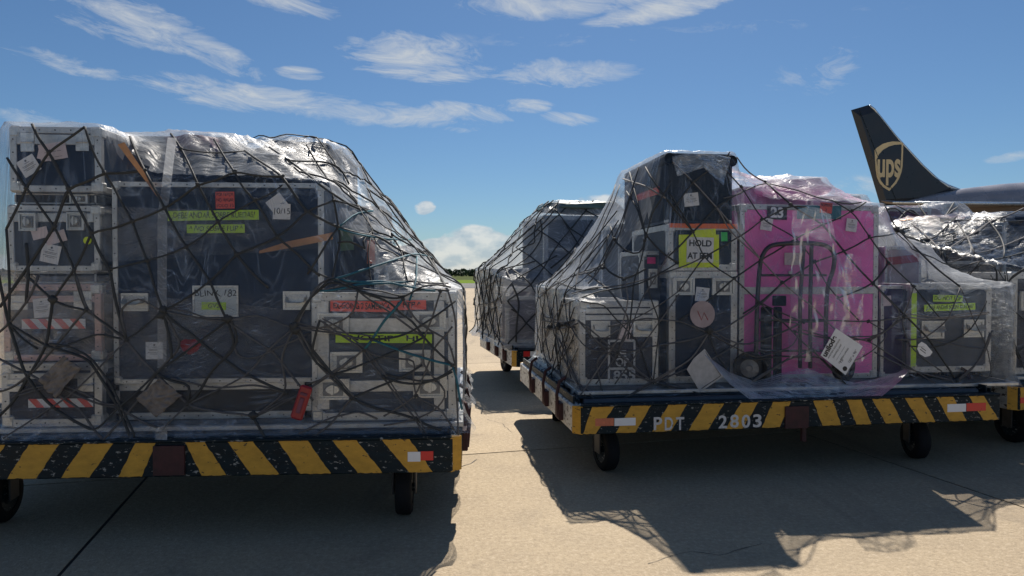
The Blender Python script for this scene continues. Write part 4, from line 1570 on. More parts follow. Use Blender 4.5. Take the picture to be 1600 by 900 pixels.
px_sheet('film_skirt', A, [(2, 664), (250, 657), (480, 652), (718, 647)], [(2, 697), (250, 694), (480, 689), (718, 683)], -.165, 150, FILM, filmA, (6, .2), .010, 21, rows=10, vbot=-.215)
netA = Net('black cargo net with teal lashings over the left load', bvA, A.o)
tA_lines = [
    [(52, 196), (78, 238), (108, 294), (144, 362), (173, 421), (199, 530)],
    [(13, 247), (43, 294), (87, 355), (118, 421), (136, 483)],
    [(134, 200), (163, 270), (208, 346), (231, 407), (256, 486)],
    [(202, 216), (227, 268), (259, 326), (292, 386), (330, 440), (356, 501)],
    [(268, 211), (283, 235), (310, 289), (341, 346), (370, 397), (420, 450)],
    [(334, 220), (347, 241), (367, 270), (400, 313), (434, 371), (466, 397), (500, 432)],
    [(382, 238), (442, 278), (479, 330), (527, 356), (593, 372), (650, 404)],
    [(420, 232), (451, 253), (490, 282), (545, 322), (581, 332)],
    [(12, 358), (43, 294), (78, 238), (134, 200)],
    [(2, 480), (51, 410), (87, 355), (108, 294), (163, 270), (227, 268)],
    [(84, 469), (118, 421), (144, 362), (208, 346), (259, 326), (310, 289), (367, 270), (442, 278)],
    [(173, 421), (231, 407), (292, 386), (341, 346), (400, 313), (442, 290)],
    [(256, 486), (310, 455), (370, 397), (434, 371), (479, 330), (519, 314)],
    [(519, 314), (555, 322), (581, 332)],
    [(283, 235), (347, 241), (382, 238)], [(451, 253), (500, 253), (530, 262), (545, 290)],
    [(478, 228), (490, 250), (512, 280), (519, 314), (527, 356), (532, 378), (519, 437)],
    [(12, 358), (16, 420), (16, 506), (60, 545)], [(43, 380), (46, 440), (43, 473)],
    [(481, 429), (519, 366), (527, 356)], [(481, 420), (519, 437)],
    [(578, 365), (560, 378), (575, 395), (545, 376), (527, 380)],
    [(571, 340), (578, 365), (612, 369), (629, 398), (635, 440)], [(578, 365), (573, 400), (580, 448)],
    [(612, 369), (662, 395), (681, 426), (700, 455)], [(662, 395), (672, 400), (684, 428)],
    [(16, 506), (75, 540), (84, 545), (155, 520), (199, 531), (256, 486)],
    [(0, 430), (16, 506), (40, 580), (90, 640)], [(43, 430), (84, 469), (136, 483), (200, 530)],
    [(62, 430), (43, 473), (16, 506), (0, 520)], [(84, 469), (75, 540), (40, 600), (0, 650)],
    [(136, 483), (84, 545), (30, 600), (0, 612)], [(120, 430), (136, 483), (199, 531), (245, 582), (295, 630)],
    [(75, 540), (140, 560), (187, 635), (206, 690)], [(199, 531), (187, 480), (218, 462), (256, 486)],
    [(0, 690), (75, 640), (130, 600), (199, 531)], [(90, 640), (150, 675), (187, 635), (245, 582), (356, 501)],
    [(20, 620), (90, 600), (160, 632), (187, 635)], [(0, 560), (60, 590), (130, 640), (165, 690)],
    [(256, 486), (300, 520), (350, 560), (397, 590), (448, 612)],
    [(256, 486), (285, 540), (245, 582), (205, 640), (160, 690)], [(256, 486), (330, 500), (356, 501)],
    [(270, 560), (262, 512), (256, 486)], [(356, 501), (400, 490), (430, 500), (460, 512)],
    [(356, 501), (430, 550), (460, 590), (490, 625)], [(356, 501), (370, 540), (330, 580), (295, 630)],
    [(460, 512), (420, 545), (380, 590), (295, 630), (255, 670), (245, 700)], [(460, 512), (440, 560), (448, 612), (397, 651)],
    [(460, 512), (500, 560), (521, 584)], [(460, 512), (482, 470), (500, 440), (519, 437)],
    [(295, 630), (330, 640), (380, 645), (397, 651)], [(397, 651), (418, 690)], [(187, 635), (225, 660), (255, 670)],
    [(397, 651), (440, 630), (495, 600), (549, 560)], [(245, 582), (300, 600), (295, 630)],
    [(365, 530), (368, 555), (395, 560), (440, 540), (483, 520)], [(448, 612), (400, 600), (330, 605), (270, 590)],
    [(700, 455), (650, 452), (630, 467), (560, 455), (519, 437), (480, 470), (458, 509)],
    [(700, 445), (640, 440), (560, 440), (500, 455)], [(560, 455), (555, 490), (500, 513), (458, 509)],
    [(458, 509), (521, 584), (549, 621), (580, 635), (640, 650), (690, 672)], [(458, 509), (520, 520), (582, 530)],
    [(630, 467), (600, 500), (582, 530), (569, 546), (521, 584), (480, 600)],
    [(560, 455), (610, 470), (645, 500), (662, 527), (707, 570)], [(689, 455), (675, 500), (662, 527), (660, 570), (680, 593)],
    [(500, 500), (545, 530), (569, 546), (599, 588), (650, 654), (668, 690)], [(521, 584), (560, 570), (600, 555), (662, 527)],
    [(569, 546), (620, 560), (650, 560), (645, 590), (650, 618)], [(707, 510), (680, 540), (650, 618), (600, 650)],
    [(599, 588), (650, 600), (680, 593), (707, 580)], [(680, 593), (700, 610), (686, 635), (650, 654), (600, 665)],
    [(650, 618), (686, 635), (710, 672)], [(549, 621), (600, 600), (660, 570)], [(549, 621), (520, 660), (480, 690)],
    [(630, 467), (650, 500), (700, 530), (712, 575)], [(500, 500), (487, 560), (521, 584)], [(560, 455), (600, 480), (662, 527)],
    [(458, 509), (480, 550), (549, 621)], [(582, 530), (640, 520), (700, 480), (712, 470)],
    [(700, 455), (712, 500), (712, 600), (716, 680)], [(440, 690), (520, 650), (560, 640), (590, 655)],
]
for i, p in enumerate(tA_lines):
    netA.trace(p, m=(ROPEM if i > 28 and i % 3 else ROPE), r=.0068 + .0014 * (i % 3 == 0), twin=(i % 4 == 1 and i > 30))
tealA = [[(630, 467), (600, 500), (582, 530), (569, 546)], [(582, 530), (640, 552), (707, 570)], [(527, 356), (555, 333), (581, 332)],
         [(519, 437), (560, 425), (650, 396), (672, 404)], [(527, 358), (590, 373), (640, 376)], [(519, 436), (600, 441), (680, 455)],
         [(707, 570), (715, 600), (722, 640)], [(650, 404), (651, 440), (640, 470)], [(500, 455), (560, 445), (640, 442)]]
for p in tealA:
    netA.trace(p, r=.0085, m=TEALR)
for (x, y) in [(78, 238), (43, 294), (108, 294), (144, 362), (163, 270), (208, 346), (87, 355), (118, 421), (227, 268), (259, 326), (310, 289), (283, 235), (341, 346), (367, 270),
               (400, 313), (434, 371), (442, 278), (479, 330), (519, 314), (527, 356), (256, 486), (356, 501), (460, 512), (397, 651), (295, 630), (245, 582), (199, 531), (136, 483),
               (84, 469), (16, 506), (187, 635), (578, 365), (612, 369), (629, 398), (662, 395), (681, 426), (582, 530), (662, 527), (707, 570), (521, 584), (599, 588), (650, 618),
               (549, 621), (569, 546), (448, 612), (75, 540), (650, 654), (680, 593), (630, 467), (689, 455), (231, 407), (292, 386), (370, 397), (451, 253)]:
    netA.knot(x, y)
for (x, y) in [(256, 484), (254, 492), (356, 498), (460, 510), (462, 516), (397, 648), (84, 468)]:
    netA.knot(x, y, .019)
netA.lattice(A, (uA1 + .6, .1, ZD + .1), (0, 1, 0), (0, 0, 1), (-1, 0, 0), 8, 6, .24)
netA.lattice(A, (uA0 + .2, .9, 3.2), (1, 0, 0), (0, 1, 0), (0, 0, -1), 10, 5, .26)

# ================================================================ LOAD B (right front)
B = Load(970, 602, ZD, 7.0)
bb = []
uB0, uB1 = B.f(903, 560, 0)[0], B.f(1553, 540, 0)[0]
pallet(B, uB0 - .05, uB1 + .03, -.22, 2.0, 'aluminium pallet sheet under the front right load')
cB4 = keep(bb, case(B, 905, 470, 1029, 600, 0, .75, 'case with stencilled numbers at the lower left of the front right load', BROWNP, rw=.05, bottom=ZD,
                    bands=[(482, 490), (492, 500)], handles=[(923, 501, 953, 527), (989, 501, 1021, 526)]))
for (a, b, c_, d) in ((950, 532, 953, 596), (950, 574.5, 992, 577.5), (990, 532, 992.5, 596), (950, 531, 992, 534)):
    x0, z1_ = cB4['loc'](a, b)
    x1, z0_ = cB4['loc'](c_, d)
    obj('stencil_line', MB().box((x0, -.0015, z0_), (x1, .006, z1_)), STENCIL, cB4['t'])
for s_, a, b, c_, d in (('OP', 962, 560, 982, 573), ('855', 959, 580, 992, 595), ('E', 966, 548, 978, 558)):
    x0, z1_ = cB4['loc'](a, b)
    x1, z0_ = cB4['loc'](c_, d)
    tx = text(s_, (z1_ - z0_) * 1.35, cB4['t'], STENCIL, ((x0 + x1) / 2, .002, (z0_ + z1_) / 2), name='stencil_number', bold=.002, ext=.004)
    tx.scale.x = (x1 - x0) / max(.01, tx.dimensions.x)
note(cB4, 967, 503, 985, 531, PINKP, (), -.25, 'paper_tag', off=.02)
cB5 = case(B, 905, 470, 1010, 600, .95, .95, 'film covered case at the back left corner of the front right load', GREYP, bottom=ZD, rw=.05, u=(uB0, uB0 + .75), top=1.36)
keep(bb, cB5)
cB3 = keep(bb, case(B, 1045, 424, 1152, 603, .03, .95, 'dark case with two square catches and a bent placard in front, below the notice case', NAVY, rw=.055, bottom=ZD,
                    latches=[(1050, 434, 1084, 461), (1111, 434, 1146, 461)]))
printed_tag(cB3, 1086, 449, 1107, 471, -.12)
cB2 = keep(bb, case(B, 1043, 350, 1152, 422, .03, .95, 'dark case bearing a white notice on fluorescent yellow sheets', CHAR, rw=.05, bottom=cB3['z1'] + .004))
note(cB2, 1045, 349.5, 1092, 356, ORANGE, (), -.02, 'orange_tape', off=.006)
note(cB2, 1086, 350, 1152, 357, ORANGE, (), .0, 'orange_tape', off=.009)
note(cB2, 1060, 367, 1123, 418, YEL, (), .01, 'yellow_sheet', off=.007)
note(cB2, 1080, 359, 1118, 372, YEL, (), .08, 'yellow_sheet', off=.009)
note(cB2, 1072, 371, 1114, 410, WHITEP, ('HOLD', 'AT EFM'), -.02, 'white_notice', off=.012, size=.068, bold=.002)
note(cB2, 1126, 363, 1136, 377, GREEN, (), .03, 'green_tape', off=.007)
cB1 = keep(bb, case(B, 1040, 240, 1144, 346, .05, 1.15, 'tallest dark case of the front right load, padded, with one paper tag', BLACKFAB, rw=.02, rail=CHAR, corners=True, bottom=cB2['z1'] + .006))
printed_tag(cB1, 1068, 302, 1091, 322, .12)
x0, z1_ = 0, cB1['H'] * .45
obj('red_tape', MB().box((-.004, .15, z1_), (-.001, .75, z1_ + .06)), REDP, cB1['t'])
for k, (x, z) in enumerate(((.02, cB1['H'] - .05), (cB1['W'] - .02, cB1['H'] - .06))):
    obj('corner_pad', MB().cyl((x, -.04, z), (x, .25, z), .045, .042, 16), BLACKFAB, cB1['t'], smooth=False)
cB0 = keep(bb, case(B, 1000, 392, 1041, 600, .25, .6, 'narrow grey case between the stencilled case and the notice case', GREYP, rw=.035, bottom=ZD, latches=[(1012, 420, 1026, 450)]))
note(cB0, 1011, 402, 1024, 412, mat('magenta_tape', (.7, .04, .2), .6), (), 0, 'magenta_tape')
cB6 = keep(bb, case(B, 1155, 320, 1372, 602, .10, .8, 'big pink case with the number 23 on a dark plate', PINK, rw=.045, bottom=ZD, corners=True))
xa, za = cB6['loc'](1160, 460)
xb, zb_ = cB6['loc'](1368, 448)
obj('cross_rail', MB().box((xa, -.003, za), (xb, .01, zb_), .003), ALU, cB6['t'])
note(cB6, 1198, 323, 1229, 343, INK, ('23',), -.03, 'number_plate', off=.008, ink=REFW, size=.115, bold=.004)
printed_tag(cB6, 1188, 341, 1206, 360, -.15)
note(cB6, 1245, 322, 1314, 342, TEALP, (), 0, 'teal_panel', off=.006)
note(cB6, 1280, 317, 1299, 333, REDP, ('NUMERO', '2'), -.08, 'red_note', off=.012, jit=.1)
printed_tag(cB6, 1321, 342, 1338, 362, -.12)
note(cB6, 1225, 395, 1249, 414, PINKP, (), 0, 'faded_label', off=.006)
xx, zz = cB6['loc'](1234, 426)
obj('lock', MB().cyl((xx, -.012, zz), (xx, .0, zz), .016, n=16), ALU2, cB6['t'])
cB7 = keep(bb, case(B, 1423, 443, 1549, 590, .02, .7, 'grey case with green labels at the right end of the front right load', GREYP, rw=.05, bottom=ZD + .05,
                    handles=[(1438, 501, 1474, 529), (1504, 499, 1536, 527)]))
xa, za = cB7['loc'](1422, 575)
xb, zb_ = cB7['loc'](1431.5, 458)
obj('green_edge_tape', MB().box((xa + .004, -.004, za), (xb + .004, -.0008, zb_)), LIME, cB7['t'])
note(cB7, 1457, 461, 1503, 471.5, LIME, ('DO NOT FLIP',), -.02, 'green_tape', off=.006, jit=.08, shear=.1)
note(cB7, 1443, 474.5, 1523, 485.5, LIME, ('\u00a1DEBE ANDAR SOBRE RUEDAS!',), .03, 'green_tape', off=.006, jit=.08, shear=.1)
for k in (.12, .5, .88):
    x = cB7['W'] * k
    obj('castor', MB().lathe([(-.02, .0), (-.02, .045), (.02, .045), (.02, 0)], (x, .08, -.0), 'X', 14).box((x - .035, .03, .03), (x + .035, .13, .045)), RUBBER, cB7['t'])
cB8 = keep(bb, case(B, 1376, 446, 1421, 600, .12, .6, 'dark purple case between the pink case and the green labelled case', PURPLE, rw=.03, bottom=ZD))
note(cB8, 1379, 462, 1392, 478, PINKP, (), .05, 'faded_label')
cB9 = keep(bb, case(B, 1382, 385, 1440, 440, .55, .6, 'pale case with a red band under the film right of the pink case', mat('pale_laminate', (.35, .30, .30), .5), rw=.03, bottom=ZD + .02))
note(cB9, 1384, 400, 1436, 412, REDT, (), .1, 'red_band')
cB10 = keep(bb, case(B, 1160, 292, 1262, 340, .75, .8, 'pale lilac wrapped case behind the pink one, under the crumpled film', mat('lilac_cover', (.30, .22, .30), .6), rw=.02, bottom=ZD + .02))
cB11 = keep(bb, case(B, 1268, 306, 1345, 340, .95, .6, 'second lilac case behind the pink one, nearer the aircraft', mat('lilac_cover', (.30, .22, .30)), rw=.02, bottom=ZD + .02))
bundle(B, 1235, 296, .7, .3, .25, .09, mat('white_foam', (.62, .58, .62), .7), 'pale soft bundle on top of the pink case', 'wrapped_bundle', 2, 'bundle', bb)
keep(bb, case(B, 0, 0, 1, 1, 1.24, .65, 'unseen filler case added in the back row behind the pink one', CHAR, u=(B.f(1035, 500, 0)[0], B.f(1365, 500, 0)[0]), bottom=ZD, top=1.98, rivets=False))  # added out of sight to stop sun leaking through and close the ground shadow
keep(bb, case(B, 0, 0, 1, 1, .95, .85, 'unseen filler case added in the back row behind the green labelled case', CHAR, u=(B.f(1375, 500, 0)[0], B.f(1545, 500, 0)[0]), bottom=ZD, top=1.36, rivets=False))  # added out of sight to block sun coming through the right end
# the raised corners make the sheet climb; extra slack over the left shoulder
filmB, bvB = drape(B, bb, uB0 - .02, uB1 + .02, -.18, 1.95, seed=12, label='clear film draped over the front right load with the pink case', mats=[FILM, FILMB, FILMS])

# hand truck strapped in front of the pink case
ht_u, _ = B.f(1245, 560, -.08)
ht = thing('hand_truck', 'grey tubular hand truck standing in front of the pink case', 'hand truck', B.w(0, 0, 0), B.a)
HTM = mat('grey_tube_steel', (.055, .055, .062), .4, .5, .2, 20)
def PB(px, py, v): u, z = B.f(px, py, v); return (u, v, z)
hv = -.09
arc = [(1181, 560), (1183, 480), (1187, 420), (1192, 398), (1203, 385), (1222, 381), (1250, 380), (1278, 381), (1294, 386), (1303, 398), (1302, 420), (1292, 460), (1290, 560)]
obj('handle_frame', MB().tube(catmull([PB(x, y, hv) for x, y in arc], 4), .018, 8), HTM, ht, smooth=True)
for (a, b) in ((1256, 1250), (1268, 1266)):
    obj('centre_strut', MB().tube([PB(a, 384, hv - .01), PB(b, 470, hv - .01), PB(b, 575, hv - .01)], .016, 8), HTM, ht, smooth=True)
for y in (430, 500, 548):
    obj('cross_tube', MB().tube([PB(1185, y, hv), PB(1291, y, hv)], .010, 8), HTM, ht, smooth=True)
for (x, y, r) in ((1172, 575, .13), (1318, 572, .13)):
    c = PB(x, y, hv - .02)
    w = thing_part('wheel', ht, c)
    w.rotation_euler.z = R(55 if x < 1200 else -60)
    obj('tyre', MB().lathe([(-.035, r * .55), (-.04, r * .85), (-.02, r), (.02, r), (.04, r * .85), (.035, r * .55)], (0, 0, 0), 'X', 26), RUBBER, w)
    obj('rim', MB().lathe([(-.045, .0), (-.045, r * .18), (-.028, r * .2), (-.02, r * .56), (.02, r * .56), (.028, r * .2), (.045, r * .18), (.045, .0)], (0, 0, 0), 'X', 20), DISH, w)
obj('toe_plate', MB().box((B.f(1200, 590, hv)[0], -.17, ZD + .012), (B.f(1300, 590, hv)[0], .06, ZD + .024), .003), HTM, ht)
obj('grip_clamp', MB().box((B.f(1208, 470, hv)[0], hv - .03, B.f(1208, 478, hv)[1]), (B.f(1226, 470, hv)[0], hv + .02, B.f(1208, 462, hv)[1]), .006), BLACKFAB, ht)
# black stand legs seen low behind the hand truck
obj('support_leg', MB().box((B.f(1196, 500, hv)[0], -.06, ZD + .01), (B.f(1210, 500, hv)[0], .0, B.f(1200, 480, hv)[1]), .01), BLACKFAB, ht)
obj('support_leg', MB().box((B.f(1216, 500, hv)[0], -.06, ZD + .01), (B.f(1226, 500, hv)[0], .0, B.f(1200, 480, hv)[1]), .01), BLACKFAB, ht)

px_sheet('film_fold', B, [(1100, 552), (1140, 582), (1180, 596), (1225, 582), (1260, 575), (1300, 590), (1335, 598), (1370, 592), (1395, 584), (1415, 576)],
         [(1102, 556), (1140, 600), (1180, 630), (1225, 645), (1262, 652), (1300, 650), (1335, 640), (1370, 624), (1395, 606), (1417, 582)], -.20, 90, FILMF, filmB, (2.2, .7), .010, 3, rows=26, vbot=-.42)
px_sheet('film_fold', B, [(1238, 330), (1262, 322), (1282, 326), (1298, 336)], [(1232, 560), (1258, 565), (1300, 570), (1345, 565)], -.21, 40, FILMV, filmB, (.6, 1.6), .016, 14, rows=60)
px_sheet('film_fold', B, [(1310, 400), (1330, 396), (1345, 402)], [(1300, 560), (1330, 575), (1352, 560)], -.20, 20, FILM, filmB, (.4, 1.0), .012, 15, rows=30)
px_sheet('film_fold', B, [(1050, 245), (1095, 236), (1142, 246)], [(1058, 275), (1100, 262), (1130, 290)], -.20, 30, FILM, filmB, (.6, .3), .010, 16, rows=14)

# placards hung in front of load B
def placard(L, pts, v, label, name='placard', m=WHITEP, cat='placard'):
    P = [L.f(x, y, v) for x, y in pts]
    cu, cz = sum(p[0] for p in P) / len(P), sum(p[1] for p in P) / len(P)
    t = thing(name, label, cat, L.w(cu, v, cz), L.a)
    obj('card', MB().prism([(p[0] - cu, p[1] - cz) for p in P], -.001, .001), m, t)
    return t, cu, cz


t, cu, cz = placard(B, [(1306, 513), (1348, 541), (1321, 586), (1282, 555)], -.235, 'white diamond placard with printed lines hanging in front of the pink case')
rotp = (math.pi / 2, 0, 0)
ang = math.radians(57)
def on_card(px, py):
    u, z = B.f(px, py, -.235)
    return u - cu, z - cz
def card_text(s_, px, py, size, angd, m=INK, bold=0):
    x, z = on_card(px, py)
    tx = text(s_, size, t, m, (x, -.002, z), name='lettering', bold=bold)
    tx.rotation_euler = (math.pi / 2, -math.radians(angd), 0)
    return tx
card_text('unilode', 1296, 541, .060, 60, bold=.0025)
for k, s_ in enumerate(('AVIATION SOLUTIONS', 'CONTROL UNIT', '~~~~ ~~~ ~~~~~', 'CAUTION CARGO')):
    card_text(s_, 1303 + k * 5, 545 + k * 3.6, .017, 57)
card_text('15"', 1315, 563, .035, 57)
card_text('125" x 96"', 1332, 557, .028, 57)
x, z = on_card(1320, 576)
obj('small_mark', MB().cyl((x, -.002, z), (x, -.0012, z), .02, n=8), INK, t)
t, cu, cz = placard(B, [(1101, 545), (1130, 588), (1094, 613), (1073, 577), (1084, 560)], -.22, 'bent white placard with a black border in front of the dark catch case', m=mat('grubby_card', (.42, .41, .40), .7, 0, .2, 20))
pp = [B.f(x, y, -.22) for x, y in ((1102, 549), (1126, 587), (1096, 607))]
obj('border_line', MB().tube([(p[0] - cu, -.003, p[1] - cz) for p in pp], .0025, 4), INK, t)
t, cu, cz = placard(B, [(1078 + 19.5 + 19.5 * math.cos(a * .314), 491 + 21 * math.sin(a * .314)) for a in range(20)], -.21, 'round pale tag with red marks hanging below the paper tag', 'round_tag', mat('dimmed_pink_card', (.30, .245, .255), .7), 'tag')  # card colour dimmed: the veil of the film is put into it
pp = [B.f(x, y, -.21) for x, y in ((1090, 486), (1096, 500), (1100, 488), (1106, 500))]
obj('red_mark', MB().tube([(p[0] - cu, -.002, p[1] - cz) for p in pp], .003, 4), REDT, t)
t, cu, cz = placard(B, [(1435, 538), (1440, 534), (1447, 538), (1457, 550), (1453, 556), (1445, 558), (1437, 553), (1433, 545)], -.21, 'small rounded white tag hanging on the net before the green labelled case', 'round_tag', WHITEP, 'tag')
obj('small_print', MB().box((-.03, -.0018, .0), (.02, -.001, .006)).box((-.03, -.0018, -.018), (.03, -.001, -.012)), STEEL, t, rot=(0, .6, 0))

netB = Net('black cargo net over the front right load with the pink case', bvB, B.o)
B_lines = [
    [(1050, 252), (1082, 284), (1124, 330), (1150, 372), (1188, 406), (1221, 442), (1270, 480), (1310, 520)],
    [(1124, 255), (1156, 292), (1189, 343), (1243, 372), (1272, 409), (1308, 466), (1340, 500)],
    [(1195, 286), (1234, 320), (1285, 351), (1317, 393), (1363, 444), (1410, 490), (1450, 530), (1490, 590)],
    [(1300, 315), (1330, 330), (1357, 370), (1387, 411), (1426, 448), (1470, 500)],
    [(1380, 320), (1405, 363), (1440, 400), (1470, 428), (1500, 450)],
    [(1050, 330), (1082, 284), (1124, 255), (1140, 240)],
    [(1045, 400), (1082, 362), (1115, 325), (1156, 300), (1195, 286), (1215, 292)],
    [(1060, 455), (1098, 402), (1150, 372), (1189, 343), (1234, 320), (1260, 325)],
    [(1060, 500), (1146, 435), (1188, 406), (1243, 372), (1285, 351), (1330, 330), (1352, 318)],
    [(1160, 490), (1221, 442), (1272, 409), (1317, 393), (1357, 370), (1405, 363)],
    [(1308, 466), (1330, 458), (1363, 444), (1387, 411)],
    [(1120, 325), (1188, 406)], [(1045, 300), (1082, 362), (1098, 402), (1146, 435), (1188, 475), (1254, 503)],
    [(980, 300), (1000, 330), (1008, 365), (1047, 405), (1060, 412)], [(985, 270), (1010, 370), (990, 440), (980, 530)],
    [(1010, 262), (1040, 310), (1082, 362)], [(1047, 285), (1020, 330), (1010, 370)],
    [(960, 375), (980, 395), (1002, 400), (1010, 370)], [(955, 355), (962, 375), (943, 410), (943, 420), (975, 438), (1010, 420)],
    [(895, 460), (930, 450), (985, 443), (1040, 425), (1098, 402)], [(885, 475), (940, 455), (1010, 440), (1060, 410)],
    [(943, 420), (900, 430), (870, 445), (845, 460)], [(975, 438), (982, 470), (965, 530), (905, 620)],
    [(893, 470), (893, 510), (915, 545), (965, 550), (1020, 597)], [(905, 470), (945, 475), (970, 505), (1000, 540), (1020, 597)],
    [(1020, 597), (960, 545), (930, 535), (985, 500), (1040, 470), (1060, 455)], [(1020, 597), (1060, 580), (1110, 560), (1160, 530)],
    [(1020, 597), (980, 620), (945, 632)], [(1020, 597), (1080, 610), (1130, 625)], [(905, 500), (965, 550), (1020, 540), (1080, 530), (1107, 520)],
    [(1107, 520), (1060, 500), (1010, 495), (950, 510)], [(1107, 520), (1150, 500), (1188, 475), (1221, 442)],
    [(1107, 520), (1130, 570), (1150, 600), (1130, 625)], [(1107, 520), (1080, 560), (1020, 597)], [(1107, 512), (1160, 540), (1250, 505)],
    [(1188, 475), (1210, 500), (1254, 503), (1240, 540), (1180, 560), (1107, 520)], [(1210, 492), (1240, 520), (1270, 548), (1310, 590)],
    [(1254, 503), (1300, 500), (1355, 502), (1410, 495)], [(1240, 518), (1300, 530), (1357, 530), (1405, 500)],
    [(1270, 545), (1230, 560), (1180, 590), (1140, 625)], [(1160, 560), (1220, 555), (1280, 555), (1320, 600)],
    [(1355, 502), (1390, 520), (1360, 550), (1320, 570)], [(1310, 520), (1357, 532), (1400, 560), (1460, 600)],
    [(1363, 444), (1410, 490), (1380, 520), (1357, 532)], [(1410, 495), (1450, 498), (1540, 490)],
    [(1426, 448), (1405, 500), (1420, 540), (1470, 580)], [(1500, 450), (1480, 500), (1440, 530), (1400, 530)],
    [(1500, 450), (1520, 500), (1540, 540), (1548, 590), (1500, 600)], [(1540, 470), (1510, 520), (1470, 540), (1420, 540)],
    [(1450, 530), (1500, 540), (1540, 545)], [(1494, 595), (1530, 560), (1545, 520)], [(1365, 550), (1430, 580), (1494, 595), (1494, 612)],
    [(900, 480), (885, 520), (870, 560), (860, 600)], [(858, 470), (870, 520), (890, 560), (915, 620)], [(850, 480), (848, 540), (868, 610)],
    [(885, 470), (865, 500), (850, 540)], [(846, 500), (880, 505), (900, 500)], [(848, 512), (878, 515), (905, 505)], [(852, 495), (870, 498), (900, 512)],
    [(850, 560), (880, 590), (910, 600), (940, 640)], [(900, 520), (880, 560), (855, 590)], [(905, 545), (880, 600), (900, 640)],
    [(965, 258), (962, 300), (930, 370), (880, 430), (845, 465)], [(970, 290), (950, 340), (930, 390), (905, 420), (900, 455)],
    [(1215, 292), (1250, 300), (1300, 315), (1345, 318)], [(1130, 310), (1160, 300)], [(1150, 246), (1170, 270), (1195, 286)],
    [(945, 640), (930, 560), (965, 530)],
    [(966, 330), (930, 375), (890, 415), (855, 445)], [(968, 345), (940, 390), (915, 425)], [(990, 300), (975, 350), (950, 400), (920, 445)],
    [(1000, 262), (985, 310), (968, 360), (945, 400), (930, 430)], [(870, 440), (905, 455), (935, 452)], [(1045, 395), (1000, 470), (980, 520), (930, 600)],
    [(1060, 460), (1010, 530), (960, 600)], [(905, 500), (940, 540), (985, 580), (1020, 597)], [(1010, 440), (1030, 500), (1020, 597)],
    [(975, 280), (1010, 290), (1040, 310)], [(915, 425), (950, 452), (985, 500), (965, 550)], [(860, 470), (875, 545), (905, 600)], [(880, 470), (868, 540), (880, 600)], [(1130, 625), (1170, 600), (1230, 560)],
]
for i, p in enumerate(B_lines):
    netB.trace(p, r=.0074, m=(ROPEL if i % 11 == 0 else ROPEM if i > 18 and i % 4 else ROPE), twin=(i in (21, 27, 33, 38, 44, 50)))
for (x, y) in [(1082, 284), (1124, 255), (1156, 292), (1189, 343), (1243, 372), (1272, 409), (1308, 466), (1195, 286), (1234, 320), (1285, 351), (1317, 393), (1363, 444), (1330, 330),
               (1357, 370), (1387, 411), (1426, 448), (1405, 363), (1082, 362), (1098, 402), (1146, 435), (1188, 406), (1221, 442), (1107, 520), (1020, 597), (1010, 370), (1008, 376),
               (943, 420), (965, 550), (1254, 503), (1188, 475), (1240, 518), (1355, 502), (1410, 495), (1357, 532), (1405, 363), (1494, 595), (880, 508), (870, 512), (893, 510), (1270, 548),
               (962, 375), (975, 438)]:
    netB.knot(x, y, .011)
for (x, y) in [(1399, 361), (1408, 364), (1107, 516), (875, 510), (888, 506), (862, 512)]:
    netB.knot(x, y, .022)
netB.lattice(B, (uB0 - .8, .1, ZD + .05), (0, 1, 0), (0, 0, 1), (1, 0, 0), 8, 5, .22, m=ROPE)
netB.lattice(B, (uB1 + .6, .1, ZD + .1), (0, 1, 0), (0, 0, 1), (-1, 0, 0), 7, 5, .24)

# ================================================================ LOAD C (second row, middle)
Cc = Load(790, 537, ZD, 12)
bc = []
pallet(Cc, -.03, 3.1, -.06, 2.2, 'aluminium pallet sheet under the second row load')
keep(bc, case(Cc, 790, 449, 872, 537, 0, .8, 'purple case at the lower front corner of the second row load', PURPLE, rw=.05, bottom=ZD, bands=[(462, 469)]))
keep(bc, case(Cc, 790, 420, 850, 537, .95, 1.1, 'grey case at the back corner of the second row load', GREYP, rw=.04, bottom=ZD, u=(0, .8), top=1.56))
c = keep(bc, case(Cc, 850, 337, 962, 440, .5, 1.3, 'tall dark case with silver edges on top of the second row load', NAVY, rw=.06, bottom=ZD + .02))
x0, z0_ = c['loc'](852, 392)
x1, z1_ = c['loc'](960, 387)
obj('cross_rail', MB().box((.06, -.004, z0_), (c['W'] - .06, .01, z0_ + .045), .003), ALU, c['t'])
x0, z0_ = c['loc'](928, 392)
obj('centre_rail', MB().box((x0, -.004, c['H'] * .55), (x0 + .05, .01, c['H'] - .06), .003), ALU, c['t'])
keep(bc, case(Cc, 880, 452, 960, 537, .02, .8, 'charcoal case in the second row partly hidden by the front right load', CHAR, rw=.05, bottom=ZD))
keep(bc, case(Cc, 975, 400, 1100, 537, .1, 1.6, 'large charcoal case at the hidden right end of the second row load', CHAR, rw=.05, bottom=ZD))
bundle(Cc, 905, 326, 1.0, .6, .5, .07, mat('green_grey_tarp', (.10, .15, .13), .5, 0, .3, 9), 'crumpled green grey tarpaulin on top of the second row load', 'tarpaulin', 6, 'tarpaulin', bc)
bundle(Cc, 838, 358, 1.5, .10, .15, .05, BLACKFAB, 'small dark bundle at the top back edge of the second row load', 'wrapped_bundle', 8, 'bundle', bc)
filmC, bvC = drape(Cc, bc, -.04, 3.05, -.08, 2.15, seed=31, step=.05, wr=.018, label='cloudy film draped over the second row load', mats=[FILMG, FILMB, FILMG])
netC = Net('black cargo net over the second row load', bvC, Cc.o)
netC.lattice(Cc, (-1, -.1, ZD), (0, 1, 0), (0, 0, 1), (1, 0, 0), 11, 9, .22, r=.011)
netC.lattice(Cc, (0, -1, ZD), (1, 0, 0), (0, 0, 1), (0, 1, 0), 10, 9, .25, r=.011)
